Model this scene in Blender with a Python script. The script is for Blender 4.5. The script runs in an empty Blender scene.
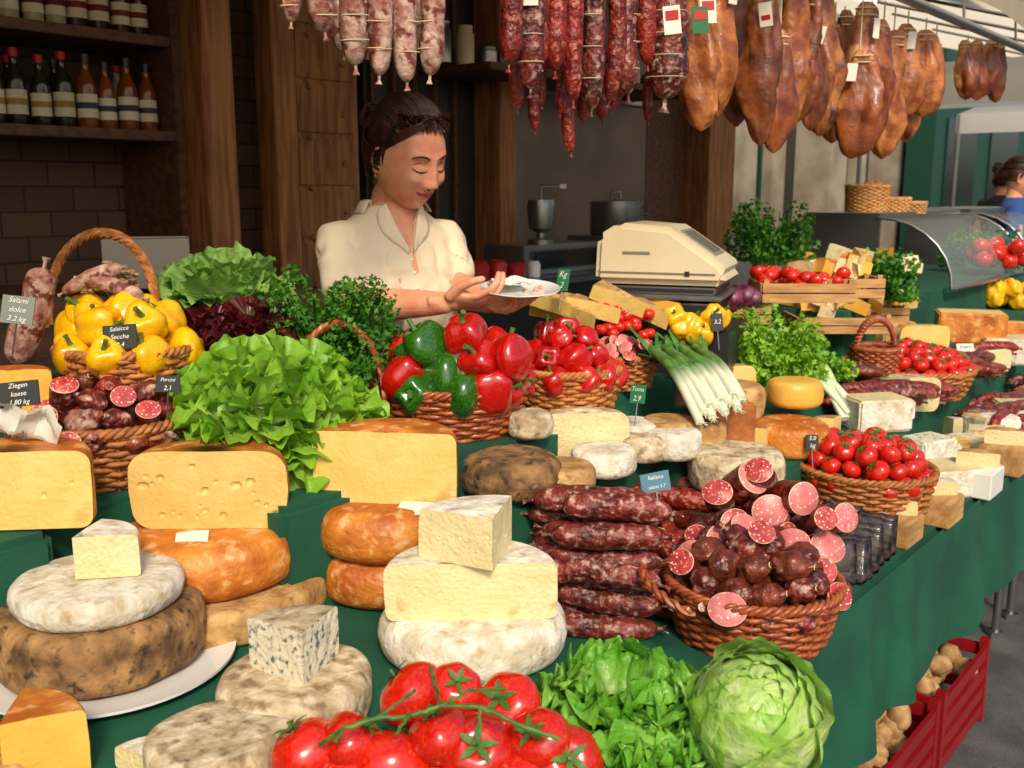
import bpy, bmesh, math, random
import numpy as np
from mathutils import Vector, Matrix, noise
from mathutils.bvhtree import BVHTree
R=random.Random(7); U=R.uniform
S=bpy.context.scene
TH=math.radians(11); F=995.; H=1.55; CT,ST=math.cos(TH),math.sin(TH)
def V(*a): return Vector(a)
def PT(px,py,t):
    a=(px-512)/F; b=(384-py)/F
    return V(a*t,(CT+b*ST)*t,H+(-ST+b*CT)*t)
O=V(.465,1.605,0); D=V(.6387,.7695,0); N=V(-.7695,.6387,0); AZ=math.atan2(.7695,.6387)
def W(d,n,z): return O+D*d+N*n+V(0,0,z)
TIERS=[(-1.9,6.2,0,.93,.75),(-1.9,-.35,-.2,.9,.86),(.33,6.1,.28,.925,.90),(-.3,.34,.47,.92,.97),(.34,6.05,.42,.921,.971),
 (-.6,.42,.58,.915,1.05),(.42,6,.70,.915,1.06),(-.88,-.6,.82,1.05,1.055),(-1.9,-.88,.76,1.05,1.052),
 (-.5,-.1,.9,1.2,1.18),(-1.9,-.5,1.04,1.4,1.183)]
def tz(p):
    q=p-O; d=q.dot(D); n=q.dot(N); z=0
    for a,b,c,e,h in TIERS:
        if a<=d<=b and c<=n<=e: z=max(z,h)
    return z
def B(px,py,z=None):
    if z is not None:
        b=(384-py)/F; t=(z-H)/(-ST+b*CT); return PT(px,py,t),t/F
    t=.8
    while t<9:
        p=PT(px,py,t); z=tz(p)
        if p.z<=z+.001: return V(p.x,p.y,z),t/F
        t+=.005
    return PT(px,py,3),3/F
# ---------------------------------------------------------------- materials
def hx(r,g,b,k=1.): 
    f=lambda c:(c/255/12.92 if c<10.3 else ((c/255+.055)/1.055)**2.4)*k
    return (f(r),f(g),f(b),1)
MC={}
def mat(name,c1,c2=None,sc=8,ro=.5,bump=0,bs=60,lo=.38,hi=.62,sss=0,metal=0,attr=None,tl=0,c3=None,sc3=40,lo3=.6,hi3=.64,vor3=False,rnd=.12,alpha=1,trans=0,stretch=None,det=5,coat=0,em=0,bump2=0,bs2=12):
    if name in MC: return MC[name]
    m=bpy.data.materials.new(name); m.use_nodes=True; nt=m.node_tree; nd=nt.nodes; L=nt.links.new
    b=nd['Principled BSDF']; out=nd['Material Output']
    tc=nd.new('ShaderNodeTexCoord').outputs['Object']
    if stretch:
        mp=nd.new('ShaderNodeMapping'); mp.inputs['Scale'].default_value=stretch; L(tc,mp.inputs[0]); tc=mp.outputs[0]
    def ns(s,d=det):
        n=nd.new('ShaderNodeTexNoise'); n.inputs['Scale'].default_value=s; n.inputs['Detail'].default_value=d; L(tc,n.inputs['Vector']); return n.outputs['Fac']
    def rmp(src,l,h,a,c):
        r=nd.new('ShaderNodeValToRGB'); e=r.color_ramp.elements; e[0].position=l; e[1].position=h; e[0].color=a; e[1].color=c; L(src,r.inputs[0]); return r.outputs[0]
    col=None
    if c2: col=rmp(ns(sc),lo,hi,c1,c2)
    if attr:
        at=nd.new('ShaderNodeAttribute'); at.attribute_name='lu'
        rr=rmp(at.outputs['Fac'],attr[1],attr[2],(0,0,0,1),(1,1,1,1))
        mx=nd.new('ShaderNodeMixRGB'); L(rr,mx.inputs[0]); mx.inputs[1].default_value=attr[0]
        if col: L(col,mx.inputs[2])
        else: mx.inputs[2].default_value=c1
        col=mx.outputs[0]
    if c3:
        if vor3:
            v=nd.new('ShaderNodeTexVoronoi'); v.inputs['Scale'].default_value=sc3; L(tc,v.inputs['Vector']); src=v.outputs['Distance']
            fr=rmp(src,lo3,hi3,(1,1,1,1),(0,0,0,1))
        else: fr=rmp(ns(sc3,3),lo3,hi3,(0,0,0,1),(1,1,1,1))
        mx=nd.new('ShaderNodeMixRGB'); L(fr,mx.inputs[0]); mx.inputs[2].default_value=c3
        if col: L(col,mx.inputs[1])
        else: mx.inputs[1].default_value=c1
        col=mx.outputs[0]
    if rnd:
        oi=nd.new('ShaderNodeObjectInfo'); mr=nd.new('ShaderNodeMapRange'); L(oi.outputs['Random'],mr.inputs[0]); mr.inputs[3].default_value=1-rnd; mr.inputs[4].default_value=1+rnd*.6
        hs=nd.new('ShaderNodeHueSaturation'); L(mr.outputs[0],hs.inputs['Value'])
        if col: L(col,hs.inputs['Color'])
        else: hs.inputs['Color'].default_value=c1
        col=hs.outputs[0]
    if col: L(col,b.inputs['Base Color'])
    else: b.inputs['Base Color'].default_value=c1
    b.inputs['Roughness'].default_value=ro; b.inputs['Metallic'].default_value=metal
    if coat: b.inputs['Coat Weight'].default_value=coat; b.inputs['Coat Roughness'].default_value=.12
    if sss: b.inputs['Subsurface Weight'].default_value=sss; b.inputs['Subsurface Radius'].default_value=(1,.5,.25); b.inputs['Subsurface Scale'].default_value=.008
    if trans: b.inputs['Transmission Weight'].default_value=trans; b.inputs['IOR'].default_value=1.45
    if alpha<1: b.inputs['Alpha'].default_value=alpha
    if em: b.inputs['Emission Color'].default_value=c1; b.inputs['Emission Strength'].default_value=em
    if bump:
        bp=nd.new('ShaderNodeBump'); bp.inputs['Strength'].default_value=bump; bp.inputs['Distance'].default_value=.004; L(ns(bs),bp.inputs['Height']); last=bp
        if bump2:
            b2=nd.new('ShaderNodeBump'); b2.inputs['Strength'].default_value=bump2; b2.inputs['Distance'].default_value=.012; L(ns(bs2,3),b2.inputs['Height']); L(bp.outputs[0],b2.inputs['Normal']); last=b2
        L(last.outputs[0],b.inputs['Normal'])
    if tl:
        tr=nd.new('ShaderNodeBsdfTranslucent'); ms=nd.new('ShaderNodeMixShader'); ms.inputs[0].default_value=tl
        if col: L(col,tr.inputs[0])
        else: tr.inputs[0].default_value=c1
        L(b.outputs[0],ms.inputs[1]); L(tr.outputs[0],ms.inputs[2]); L(ms.outputs[0],out.inputs[0])
    MC[name]=m; return m
paste=mat('cheese_paste',hx(218,182,98),hx(232,200,122),sc=9,ro=.4,bump=.45,bs=120,sss=.12,bump2=.3,bs2=14,c3=hx(206,166,84),sc3=16,lo3=.6,hi3=.75)
paste2=mat('cheese_paste_pale',hx(218,200,144),hx(228,212,164),sc=12,ro=.48,bump=.7,bs=140,sss=.12,bump2=.35,bs2=18,c3=hx(202,180,120),sc3=26,lo3=.6,hi3=.72)
pasteY=mat('cheese_paste_deep',hx(224,168,62),hx(232,184,84),sc=9,ro=.4,bump=.35,bs=120,sss=.1,bump2=.3)
rindO=mat('rind_orange',hx(172,88,22),hx(208,130,46),sc=18,ro=.5,bump=.7,bs=110,c3=hx(224,176,118),sc3=36,lo3=.56,hi3=.72,bump2=.6,bs2=22)
rindT=mat('rind_tan',hx(160,118,64),hx(204,166,106),sc=22,ro=.78,bump=.9,bs=110,c3=hx(134,94,52),sc3=50,lo3=.56,hi3=.7,bump2=.5)
rindB=mat('rind_brown',hx(90,62,34),hx(168,128,78),sc=26,ro=.85,bump=1,bs=80,lo=.35,hi=.68,c3=hx(56,42,30),sc3=60,lo3=.54,hi3=.68,bump2=.7,bs2=25)
rindW=mat('rind_white',hx(200,188,162),hx(232,226,210),sc=28,ro=.9,bump=1,bs=90,sss=.08,c3=hx(176,150,108),sc3=46,lo3=.57,hi3=.75,bump2=.6,bs2=24)
rindG=mat('rind_rough',hx(172,150,114),hx(216,200,168),sc=30,ro=.9,bump=1,bs=70,c3=hx(130,106,74),sc3=50,lo3=.5,hi3=.7,bump2=.8,bs2=30)
blue=mat('blue_cheese',hx(224,214,184),hx(234,226,202),sc=20,ro=.6,bump=1,bs=100,c3=hx(78,96,104),sc3=85,lo3=.55,hi3=.66,bump2=.5,bs2=30)
darkrind=mat('rind_rust',hx(150,82,36),hx(190,112,52),sc=20,ro=.7,bump=.8,bs=90)
cloth=mat('green_cloth',hx(3,66,46),hx(7,84,58),sc=5,ro=.85,bump=.4,bs=400,rnd=0,bump2=.5,bs2=5)
wick=mat('wicker',hx(146,84,38),hx(188,122,60),sc=60,ro=.5,bump=.5,bs=200,rnd=.15)
wickD=mat('wicker_dark',hx(112,60,28),hx(150,88,44),sc=60,ro=.6,rnd=.15)
wickR=mat('wicker_red',hx(134,62,28),hx(166,88,42),sc=60,ro=.45,rnd=.1,coat=.3)
tomM=mat('tomato_skin',hx(190,20,12),hx(210,42,18),sc=9,ro=.2,sss=.1,coat=.35,rnd=.15,c3=hx(216,84,38),sc3=6,lo3=.62,hi3=.8)
pepR=mat('pepper_red',hx(168,12,10),hx(192,20,12),sc=9,ro=.18,coat=.4,rnd=.2)
pepG=mat('pepper_green',hx(28,84,14),hx(52,112,24),sc=9,ro=.2,coat=.4,rnd=.25)
pepY=mat('pepper_yellow',hx(234,168,8),hx(242,186,16),sc=9,ro=.22,coat=.35)
stemG=mat('stem_green',hx(46,90,26),hx(84,122,44),sc=40,ro=.6,rnd=0)
frill=mat('lettuce_frilly',hx(120,180,42),hx(160,208,70),sc=14,ro=.38,tl=.38,attr=(hx(188,216,116),.1,.75),bump=.6,bs=80,rnd=.03)
butter=mat('lettuce_leaf',hx(104,176,48),hx(150,208,84),sc=12,ro=.32,tl=.36,attr=(hx(206,226,150),.05,.45),bump=.9,bs=55,rnd=.03,bump2=.7,bs2=45)
cabb=mat('cabbage_leaf',hx(148,196,78),hx(182,216,112),sc=9,ro=.36,tl=.2,attr=(hx(222,232,178),.1,.9),bump=.9,bs=55,rnd=.03,bump2=.8,bs2=32)
redl=mat('lettuce_red',hx(58,14,20),hx(100,26,34),sc=20,ro=.35,tl=.2,attr=(hx(80,100,30),.0,.45))
savoy=mat('savoy_leaf',hx(116,168,70),hx(162,202,104),sc=30,ro=.45,tl=.3,bump=1,bs=50,bump2=.7,bs2=40,attr=(hx(190,214,140),.1,.6))
pars=mat('parsley_leaf',hx(46,108,22),hx(84,152,38),sc=20,ro=.45,tl=.38)
celL=mat('celery_leaf',hx(104,166,32),hx(156,204,58),sc=20,ro=.5,tl=.35)
leek=mat('leek',hx(50,100,40),hx(86,138,62),sc=30,ro=.4,attr=(hx(220,224,198),.2,.55),bump=.3,bs=60)
celS=mat('celery_stalk',hx(170,206,110),hx(200,224,150),sc=30,ro=.35,attr=(hx(236,240,214),.1,.6))
sal=mat('salami_casing',hx(72,20,16),hx(130,48,36),sc=34,ro=.45,bump=1,bs=100,c3=hx(200,172,158),sc3=66,lo3=.525,hi3=.74,rnd=.25,bump2=.7,bs2=45)
salW=mat('salami_moulded',hx(140,84,70),hx(196,164,146),sc=36,ro=.7,bump=.9,bs=90,c3=hx(110,46,38),sc3=50,lo3=.52,hi3=.62,rnd=.15,bump2=.5,bs2=40)
salR=mat('chorizo_casing',hx(98,20,14),hx(142,40,24),sc=40,ro=.36,bump=1,bs=90,c3=hx(186,110,86),sc3=80,lo3=.56,hi3=.72,rnd=.3,bump2=.6,bs2=50)
salK=mat('sausage_smoked',hx(76,30,18),hx(124,58,36),sc=35,ro=.32,bump=.9,bs=70,coat=.1,rnd=.25,bump2=.6,bs2=60)
cutM=mat('salami_cut',hx(160,46,48),hx(190,76,72),sc=60,ro=.4,c3=hx(230,188,174),sc3=170,lo3=.22,hi3=.34,vor3=True,sss=.1)
cutP=mat('mortadella_cut',hx(202,106,106),hx(216,132,126),sc=60,ro=.4,c3=hx(236,202,190),sc3=150,lo3=.2,hi3=.3,vor3=True,sss=.1)
fat=mat('fat',hx(222,184,154),ro=.5)
hamM=mat('ham_cured',hx(90,40,20),hx(164,88,42),sc=12,ro=.42,bump=.9,bs=34,lo=.32,hi=.68,c3=hx(206,148,84),sc3=9,lo3=.54,hi3=.7,rnd=.3,coat=.1,bump2=.8,bs2=16)
hamK=mat('ham_rind',hx(126,64,28),hx(188,118,60),sc=14,ro=.42,bump=.9,bs=40,c3=hx(76,34,18),sc3=12,lo3=.54,hi3=.7,rnd=.3,bump2=.8,bs2=16)
twine=mat('twine',hx(206,186,150),ro=.9,rnd=0)
paper=mat('paper',hx(226,220,204),ro=.8,rnd=.03)
board=mat('chalkboard',hx(22,26,24),ro=.6,rnd=0)
chalk=mat('chalk',hx(226,226,216),ro=.9,rnd=0)
redP=mat('tag_red',hx(176,28,26),ro=.5,rnd=0); grnP=mat('tag_green',hx(20,100,50),ro=.5,rnd=0)
wood=mat('wood_brown',hx(122,74,40),hx(166,112,64),sc=8,ro=.6,bump=.4,bs=30,stretch=(6,6,.6),rnd=.05)
woodD=mat('wood_dark',hx(72,45,26),hx(104,66,38),sc=8,ro=.6,bump=.4,bs=30,stretch=(1,6,6),rnd=.05)
woodL=mat('wood_crate',hx(168,122,68),hx(200,156,98),sc=10,ro=.7,bump=.3,bs=40,stretch=(1,6,6))
steel=mat('steel',hx(150,150,150),ro=.3,metal=.9,rnd=0)
dark=mat('dark_metal',hx(34,34,36),ro=.4,rnd=0)
white=mat('white_plastic',hx(226,224,214),ro=.35,rnd=.02)
cream=mat('cream_plastic',hx(208,192,156),hx(216,202,168),sc=5,ro=.35,rnd=0)
china=mat('china_white',hx(228,228,224),ro=.12,rnd=0,coat=.5)
glassM=mat('clear_glass',hx(235,245,242),ro=.03,alpha=.16,rnd=0)
# ---------------------------------------------------------------- mesh builder
class MB:
    def __init__(s): s.v=[];s.f=[];s.m=[];s.a=[];s.M=Matrix()
    def add(s,Vs,Fs,m=0,a=None):
        o=len(s.v); A=np.array([tuple(x) for x in Vs],float) if not isinstance(Vs,np.ndarray) else Vs
        Mn=np.array(s.M); A=A@Mn[:3,:3].T+Mn[:3,3]
        s.v.extend(A.tolist()); s.f.extend([tuple(i+o for i in f) for f in Fs]); s.m.extend([m]*len(Fs)); s.a.extend(a if a is not None else [0.]*len(A))
    def grid(s,G,m=0,wu=False,wv=False,a=None):
        G=np.asarray(G,float); nu,nv=G.shape[:2]; Fs=[]
        for i in range(nu if wu else nu-1):
            for j in range(nv if wv else nv-1):
                i2=(i+1)%nu; j2=(j+1)%nv; Fs.append((i*nv+j,i*nv+j2,i2*nv+j2,i2*nv+j))
        s.add(G.reshape(-1,3),Fs,m,a)
    def tube(s,pts,rad,m=0,k=8,closed=False,flat=1,a=None,cap=True):
        pts=[Vector(p) for p in pts]; n=len(pts)
        if not hasattr(rad,'__len__'): rad=[rad]*n
        up=None; G=[]
        for i in range(n):
            if closed: tg=(pts[(i+1)%n]-pts[i-1])
            else: tg=pts[min(i+1,n-1)]-pts[max(i-1,0)]
            tg.normalize()
            if up is None:
                up=V(0,0,1) if abs(tg.z)<.9 else V(0,1,0)
            sd=tg.cross(up).normalized(); up=sd.cross(tg).normalized()
            G.append([tuple(pts[i]+(sd*math.cos(q)+up*math.sin(q)*flat)*rad[i]) for q in [2*math.pi*j/k for j in range(k)]])
        at=None if a is None else [a[i] for i in range(n) for j in range(k)]
        o=len(s.v); s.grid(G,m,wu=closed,wv=True,a=at)
        if cap and not closed:
            s.f.append(tuple(o+j for j in range(k))); s.f.append(tuple(o+(n-1)*k+j for j in reversed(range(k)))); s.m+= [m,m]
    def rev(s,prof,k=32,m=0,fn=None):
        G=[]
        for j in range(k):
            q=2*math.pi*j/k; G.append([(r*math.cos(q),r*math.sin(q),z) if fn is None else fn(r,q,z) for r,z in prof])
        s.grid(G,m,wu=True)
    def ball(s,c,r,m=0,k=16,fn=None):
        if not hasattr(r,'__len__'): r=(r,r,r)
        G=[]
        for i in range(k+1):
            la=-math.pi/2+math.pi*i/k; row=[]
            for j in range(k*2):
                q=math.pi*j/k; p=V(math.cos(la)*math.cos(q),math.cos(la)*math.sin(q),math.sin(la))
                if fn: p=fn(p)
                row.append((c[0]+p.x*r[0],c[1]+p.y*r[1],c[2]+p.z*r[2]))
            G.append(row)
        s.grid(G,m,wv=True)
    def box(s,c,sz,m=0,rz=0):
        co,si=math.cos(rz),math.sin(rz); vs=[]
        for z in (-.5,.5):
            for x,y in ((-.5,-.5),(.5,-.5),(.5,.5),(-.5,.5)):
                X=x*sz[0];Y=y*sz[1]; vs.append((c[0]+X*co-Y*si,c[1]+X*si+Y*co,c[2]+z*sz[2]))
        s.add(vs,[(3,2,1,0),(4,5,6,7),(0,1,5,4),(1,2,6,5),(2,3,7,6),(3,0,4,7)],m)
    def prism(s,poly,z0,z1,m=0):
        n=len(poly); s.add([(x,y,z0) for x,y in poly]+[(x,y,z1) for x,y in poly],[tuple(reversed(range(n))),tuple(range(n,2*n))]+[(i,(i+1)%n,n+(i+1)%n,n+i) for i in range(n)],m)
    def mesh(s,name,mats,merge=0,bevel=0,smooth=True,ang=40,fixn=False):
        me=bpy.data.meshes.new(name); me.from_pydata(s.v,[],s.f)
        for q in mats: me.materials.append(q)
        me.polygons.foreach_set('material_index',s.m)
        if any(s.a):
            at=me.attributes.new('lu','FLOAT','POINT'); at.data.foreach_set('value',s.a)
        if merge or bevel or fixn:
            bm=bmesh.new(); bm.from_mesh(me)
            if merge: bmesh.ops.remove_doubles(bm,verts=bm.verts,dist=merge)
            bmesh.ops.recalc_face_normals(bm,faces=bm.faces)
            if bevel:
                es=[e for e in bm.edges if len(e.link_faces)==2 and e.calc_face_angle(0)>.6]
                bmesh.ops.bevel(bm,geom=es,offset=bevel,segments=2,affect='EDGES',clamp_overlap=True)
            bm.to_mesh(me); bm.free()
        me.validate()
        if smooth: me.shade_smooth(); me.set_sharp_from_angle(angle=math.radians(ang))
        return me
    def obj(s,name,mats,loc=(0,0,0),rot=(0,0,0),par=None,sc=None,**k):
        return put(name,s.mesh(name,mats,**k),loc,rot,par,sc)
def put(name,me,loc=(0,0,0),rot=(0,0,0),par=None,sc=None):
    o=bpy.data.objects.new(name,me); S.collection.objects.link(o); o.location=loc; o.rotation_euler=rot
    if sc is not None: o.scale=(sc,sc,sc) if not hasattr(sc,'__len__') else sc
    if par: o.parent=par
    return o
def empty(name,loc=(0,0,0)):
    return put(name,None,loc)
def text_into(mb,s,size,M,m):
    cu=bpy.data.curves.new('t','FONT'); cu.body=s; cu.size=size; cu.align_x='CENTER'; cu.align_y='CENTER'; cu.shear=.25
    o=bpy.data.objects.new('t',cu); me=bpy.data.meshes.new_from_object(o); bpy.data.objects.remove(o)
    old=mb.M; mb.M=old@M; mb.add([v.co for v in me.vertices],[tuple(p.vertices) for p in me.polygons],m); mb.M=old
    bpy.data.meshes.remove(me)
def bake(o,mods):
    for t,kw in mods:
        md=o.modifiers.new(t,t)
        for k,v in kw.items(): setattr(md,k,v)
    dg=bpy.context.evaluated_depsgraph_get(); me=bpy.data.meshes.new_from_object(o.evaluated_get(dg)); o.modifiers.clear(); o.data=me; return me
# ---------------------------------------------------------------- cheese
def wprof(r,h,b,n=5):
    p=[(0,0)]
    for i in range(n+1):
        q=-math.pi/2+math.pi/2*i/n; p.append((r-b+b*math.cos(q),b+b*math.sin(q)))
    p.append((r+b*.06,h/2))
    for i in range(n+1):
        q=math.pi/2*i/n; p.append((r-b+b*math.cos(q),h-b+b*math.sin(q)))
    p.append((r*.5,h+.001)); p.append((0,h)); return p
def wob(amp,sc,sd):
    def f(r,q,z):
        x,y=r*math.cos(q),r*math.sin(q)
        if r<1e-5: return (x,y,z)
        nn=noise.noise(V(x*sc+sd,y*sc,z*sc)); k=1+nn*amp/max(r,.02)
        return (x*k,y*k,z*(1+nn*amp*3))
    return f
def wheel(name,loc,r,h,rind,b=None,amp=.004):
    mb=MB(); mb.rev(wprof(r,h,b or h*.28),72,0,wob(amp,18,U(0,9))); return mb.obj(name,[rind],loc,(0,0,U(0,6)),merge=1e-5,ang=60)
def sector(name,loc,r,h,ang,rz,rind,pst,b=None,holes=0,hr=(.003,.007),tilt=(0,0)):
    b=b or h*.22; half=math.radians(ang)/2; k=max(6,int(ang/5)); mb=MB(); pr=wprof(r,h,b); sd=U(0,9); f=wob(.003,16,sd)
    c0=math.pi/2
    G=[[f(rr,c0-half+2*half*i/k,z) for rr,z in pr] for i in range(k+1)]
    mb.grid(G,0)
    if not holes:
        for g in (G[0],G[-1]): mb.add(g,[tuple(range(len(g)))],1)
    else:
        for sgn,g in ((-1,G[0]),(1,G[-1])):
            q=c0+sgn*half; rd=V(math.cos(q),math.sin(q),0); inw=V(math.sin(q),-math.cos(q),0)*sgn
            rho=np.array([math.hypot(x,y) for x,y,z in g]); zz=np.array([z for x,y,z in g]); im=int(np.argmax(rho)); rm=rho[im]
            lo=(np.maximum.accumulate(rho[:im+1]),zz[:im+1]); up=(rho[im:][::-1],zz[im:][::-1])
            pl=[]
            for i in range(holes*8):
                if len(pl)>=holes//2+1: break
                w=U(*hr)*R.choice([1,1,.8,.5,.35]); c=(U(.03,.86)*r,U(.16,.84)*h)
                if all(math.hypot(c[0]-p[0],c[1]-p[1])>w+p[2]+.003 for p in pl): pl.append((c[0],c[1],w,U(1,1.5)))
            ni,nj=96,64; GG=[]
            for i in range(ni+1):
                x=rm*math.sin(math.pi/2*i/ni); z0=np.interp(x,lo[0],lo[1]); z1=np.interp(x,up[0],up[1]); row=[]
                for j in range(nj+1):
                    z=z0+(z1-z0)*j/nj; dp=0
                    for cx,cz,w,e in pl:
                        dd=((x-cx)/e)**2+(z-cz)**2
                        if dd<w*w: dp=max(dp,math.sqrt(w*w-dd)*.9)
                    dp+=.0006*noise.noise(V(x*60,z*60,sd))*min(1,j,nj-j)*(i<ni)
                    row.append(tuple(rd*x+V(0,0,z)+inw*dp))
                GG.append(row)
            mb.grid(GG,1)
    return mb.obj(name,[rind,pst],loc,(tilt[0],tilt[1],rz),merge=1e-5,ang=38)
def block(name,loc,sx,sy,sz,rz,m,m2=None,bev=.006):
    mb=MB(); mb.box((0,0,sz/2),(sx,sy,sz)); me=mb.mesh(name,[m,m2 or m],bevel=bev,ang=50)
    if m2:
        for p in me.polygons:
            if p.normal.z>.7 or p.normal.y>.7: p.material_index=1
    return put(name,me,loc,(0,0,rz))
# ---------------------------------------------------------------- basket
def basket(loc,r,h,flare=1.2,sx=1.,handle=None,mt=None,rz=0,hh=1.,name='wicker_basket'):
    mb=MB(); n=26; rows=max(4,int(h/.0085)); seg=n*4
    rt=lambda z:(r/flare)+(r-r/flare)*(z/h)**.8
    for k in range(rows):
        z=h*(k+.5)/rows; pts=[]
        for j in range(seg):
            q=2*math.pi*j/seg; rr=rt(z)+.0045*math.sin(n/2*q+k*math.pi)+U(-.0008,.0008); pts.append((rr*math.cos(q)*sx,rr*math.sin(q),z+U(-.0009,.0009)))
        mb.tube(pts,h/rows*.56,0,6,closed=True)
    for j in range(n):
        q=2*math.pi*(j+.5)/n; mb.tube([(rt(z)*math.cos(q)*sx,rt(z)*math.sin(q),z) for z in np.linspace(0,h,6)],.003,0,5)
    for ph in (0,2.1,4.2):
        pts=[]
        for j in range(160):
            q=2*math.pi*j/160; w=q*20+ph; rr=r+.0055*math.cos(w); pts.append((rr*math.cos(q)*sx,rr*math.sin(q),h+.004+.0055*math.sin(w)))
        mb.tube(pts,.0048,0,6,closed=True)
    mb.rev([(0,.004),(r/flare-.004,.004),(r-.006,h-.004)],40,1,lambda a,q,z:(a*math.cos(q)*sx,a*math.sin(q),z))
    if handle is not None:
        for ph in (0,2.1,4.2):
            pts=[]
            for j in range(90):
                u=j/89*math.pi; w=u*16+ph; R0=r+.004*math.cos(w)
                x=R0*math.cos(u); z=h+(R0*1.05*hh)*math.sin(u)+.005*math.sin(w); y=.006*math.sin(w)
                pts.append((x*math.cos(handle)-y*math.sin(handle),x*math.sin(handle)+y*math.cos(handle),z))
            mb.tube(pts,.006,0,6)
    return mb.obj(name,[mt or wick,wickD],loc,(0,0,rz),ang=70)
def pile(rb,ri,layers,z0):
    out=[]
    for l in range(layers):
        rr=rb-ri*.5-l*ri*.9; z=z0+l*ri*1.35; k=0
        while rr>=ri*.45:
            m=max(1,int(2*math.pi*rr/(ri*2.05)))
            for j in range(m):
                q=2*math.pi*(j+U(-.15,.15))/m+l*.5+k; out.append(V(rr*math.cos(q),rr*math.sin(q),z+U(-.1,.1)*ri+(ri*.5*k if l==layers-1 else 0)))
            rr-=ri*1.9; k+=1
        if rr>-ri: out.append(V(0,0,z+ri*.4))
    return out
# ---------------------------------------------------------------- produce meshes
def tomato_mesh(i,calyx=True):
    mb=MB(); lob=R.choice([5,6,7]); am=U(.02,.07); ph=U(0,6)
    def f(p):
        q=math.atan2(p.y,p.x); rr=math.hypot(p.x,p.y); s=1+am*math.cos(lob*q+ph)*rr*max(0,p.z+.3)
        z=p.z*.82-(.2*math.exp(-(rr/.28)**2) if p.z>0 else 0); return V(p.x*s,p.y*s,z)
    mb.ball((0,0,0),1,0,18,f)
    if calyx:
        for j in range(5):
            q=j*1.2566+U(-.2,.2); d=V(math.cos(q),math.sin(q),0); e=V(-d.y,d.x,0); G=[]
            for u in np.linspace(0,1,6):
                w=.1*math.sin(math.pi*min(.999,u*.9+.08)); c=d*(u*.55)+V(0,0,.68+.12*math.sin(u*2.5)+.08*u*U(0,1)); G.append([c-e*w+V(0,0,.02),c,c+e*w+V(0,0,.02)])
            mb.grid(G,1)
        mb.tube([(0,0,.6),(.02,0,.8),(.06,.02,.95)],[.06,.045,.05],1,6)
    return mb.mesh('tomato',[tomM,stemG],ang=80)
TOM=[tomato_mesh(i) for i in range(4)]; TOM2=[tomato_mesh(i,False) for i in range(2)]
def pepper_mesh(m):
    mb=MB(); ph=U(0,6); lob=R.choice([3,4,4]); sd=U(0,9)
    def f(p):
        q=math.atan2(p.y,p.x); rr=math.hypot(p.x,p.y); s=(1+.13*math.cos(lob*q+ph))*(1-.16*(1-p.z)/2)
        z=p.z*1.15-(.38*math.exp(-(rr/.4)**2) if p.z>0 else -.22*math.exp(-(rr/.35)**2)); sq=1+.1*noise.noise(p*1.7+V(sd,0,0)); return V(p.x*s*sq,p.y*s*sq,z)
    mb.ball((0,0,0),1,0,20,f)
    mb.tube([(0,0,.72),(.02,0,.86),(.08,0,1.1),(.2,0,1.3)],[.22,.12,.1,.13],1,8)
    return mb.mesh('pepper',[m,stemG],ang=80)
PR=[pepper_mesh(pepR) for i in range(4)];PG=[pepper_mesh(pepG) for i in range(3)];PY=[pepper_mesh(pepY) for i in range(3)]
def leaf(mb,L,Wd,az,tilt,curl,ruf,fr,base=(0,0,0),nu=13,nv=30,m=0,cup=.3,pw=.7):
    ph=U(0,6); ph2=U(0,6); G=[];A=[]; x=z=0; g=tilt; du=L/(nu-1)
    d=V(math.cos(az),math.sin(az),0); e=V(-d.y,d.x,0); b=Vector(base)
    for i in range(nu):
        u=i/(nu-1); w=Wd*(math.sin(math.pi*(.04+.78*u))**pw)*(.35+.65*min(1,u*1.6)); row=[]
        nrm=d*(-math.cos(g))+V(0,0,math.sin(g)); tg=d*math.sin(g)+V(0,0,math.cos(g))
        for j in range(nv):
            v=j/(nv-1)*2-1; av=abs(v); ed=max(av**2,max(0,(u-.65)*2.85)**1.5)
            rf=ruf*ed*(math.sin(fr*(u*L/Wd*1.4+v*2.0)+ph+3*v)+.6*math.sin(fr*2.1*(u*1.3-v*1.5)+ph2))*(.3+.7*u)
            off=nrm*(rf+cup*w*v*v-.0025*math.exp(-(v/.1)**2))+e*(w*v*(1-.12*cup*v*v)+ruf*.4*ed*math.sin(fr*2.2*u+ph2))+tg*(ruf*.4*ed*math.sin(fr*2.0*v+ph)+(-(v*v)*Wd*.30 if u>.8 else -(v*v)*Wd*.1))
            row.append(tuple(b+d*x+V(0,0,z)+off)); A.append(max(.01,min(1,.15+u*.75*(.4+.6*max(av,.15))+.15*av-.25*math.exp(-(v/.07)**2)*(1-u))))
        G.append(row); x+=du*math.sin(g); z+=du*math.cos(g); g+=curl/(nu-1)
    mb.grid(G,m,a=A)
def dome(name,loc,Rr,zr,m,n=90,ruf=.015,fr=5,wl=.34,ll=.62,curl=1.0,rot=0,inner=.45,lowz=-.05):
    mb=MB()
    for i in range(n):
        f=(i+.5)/n; cz=1-(1-lowz)*f; az=i*2.39996+U(-.25,.25); sz_=math.sqrt(max(0,1-cz*cz)); tl_=math.acos(max(-1,min(1,cz)))
        b=(math.cos(az)*sz_*Rr*inner,math.sin(az)*sz_*Rr*inner,max(0,cz)*Rr*zr*inner)
        leaf(mb,Rr*ll*U(.85,1.15),Rr*wl*U(.8,1.2),az+U(-.3,.3),tl_*.75+U(-.15,.15),curl*U(.6,1.3),ruf*U(.8,1.3),fr*U(.85,1.15),b)
    return mb.obj(name,[m],loc,(0,0,rot),ang=180)
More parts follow.
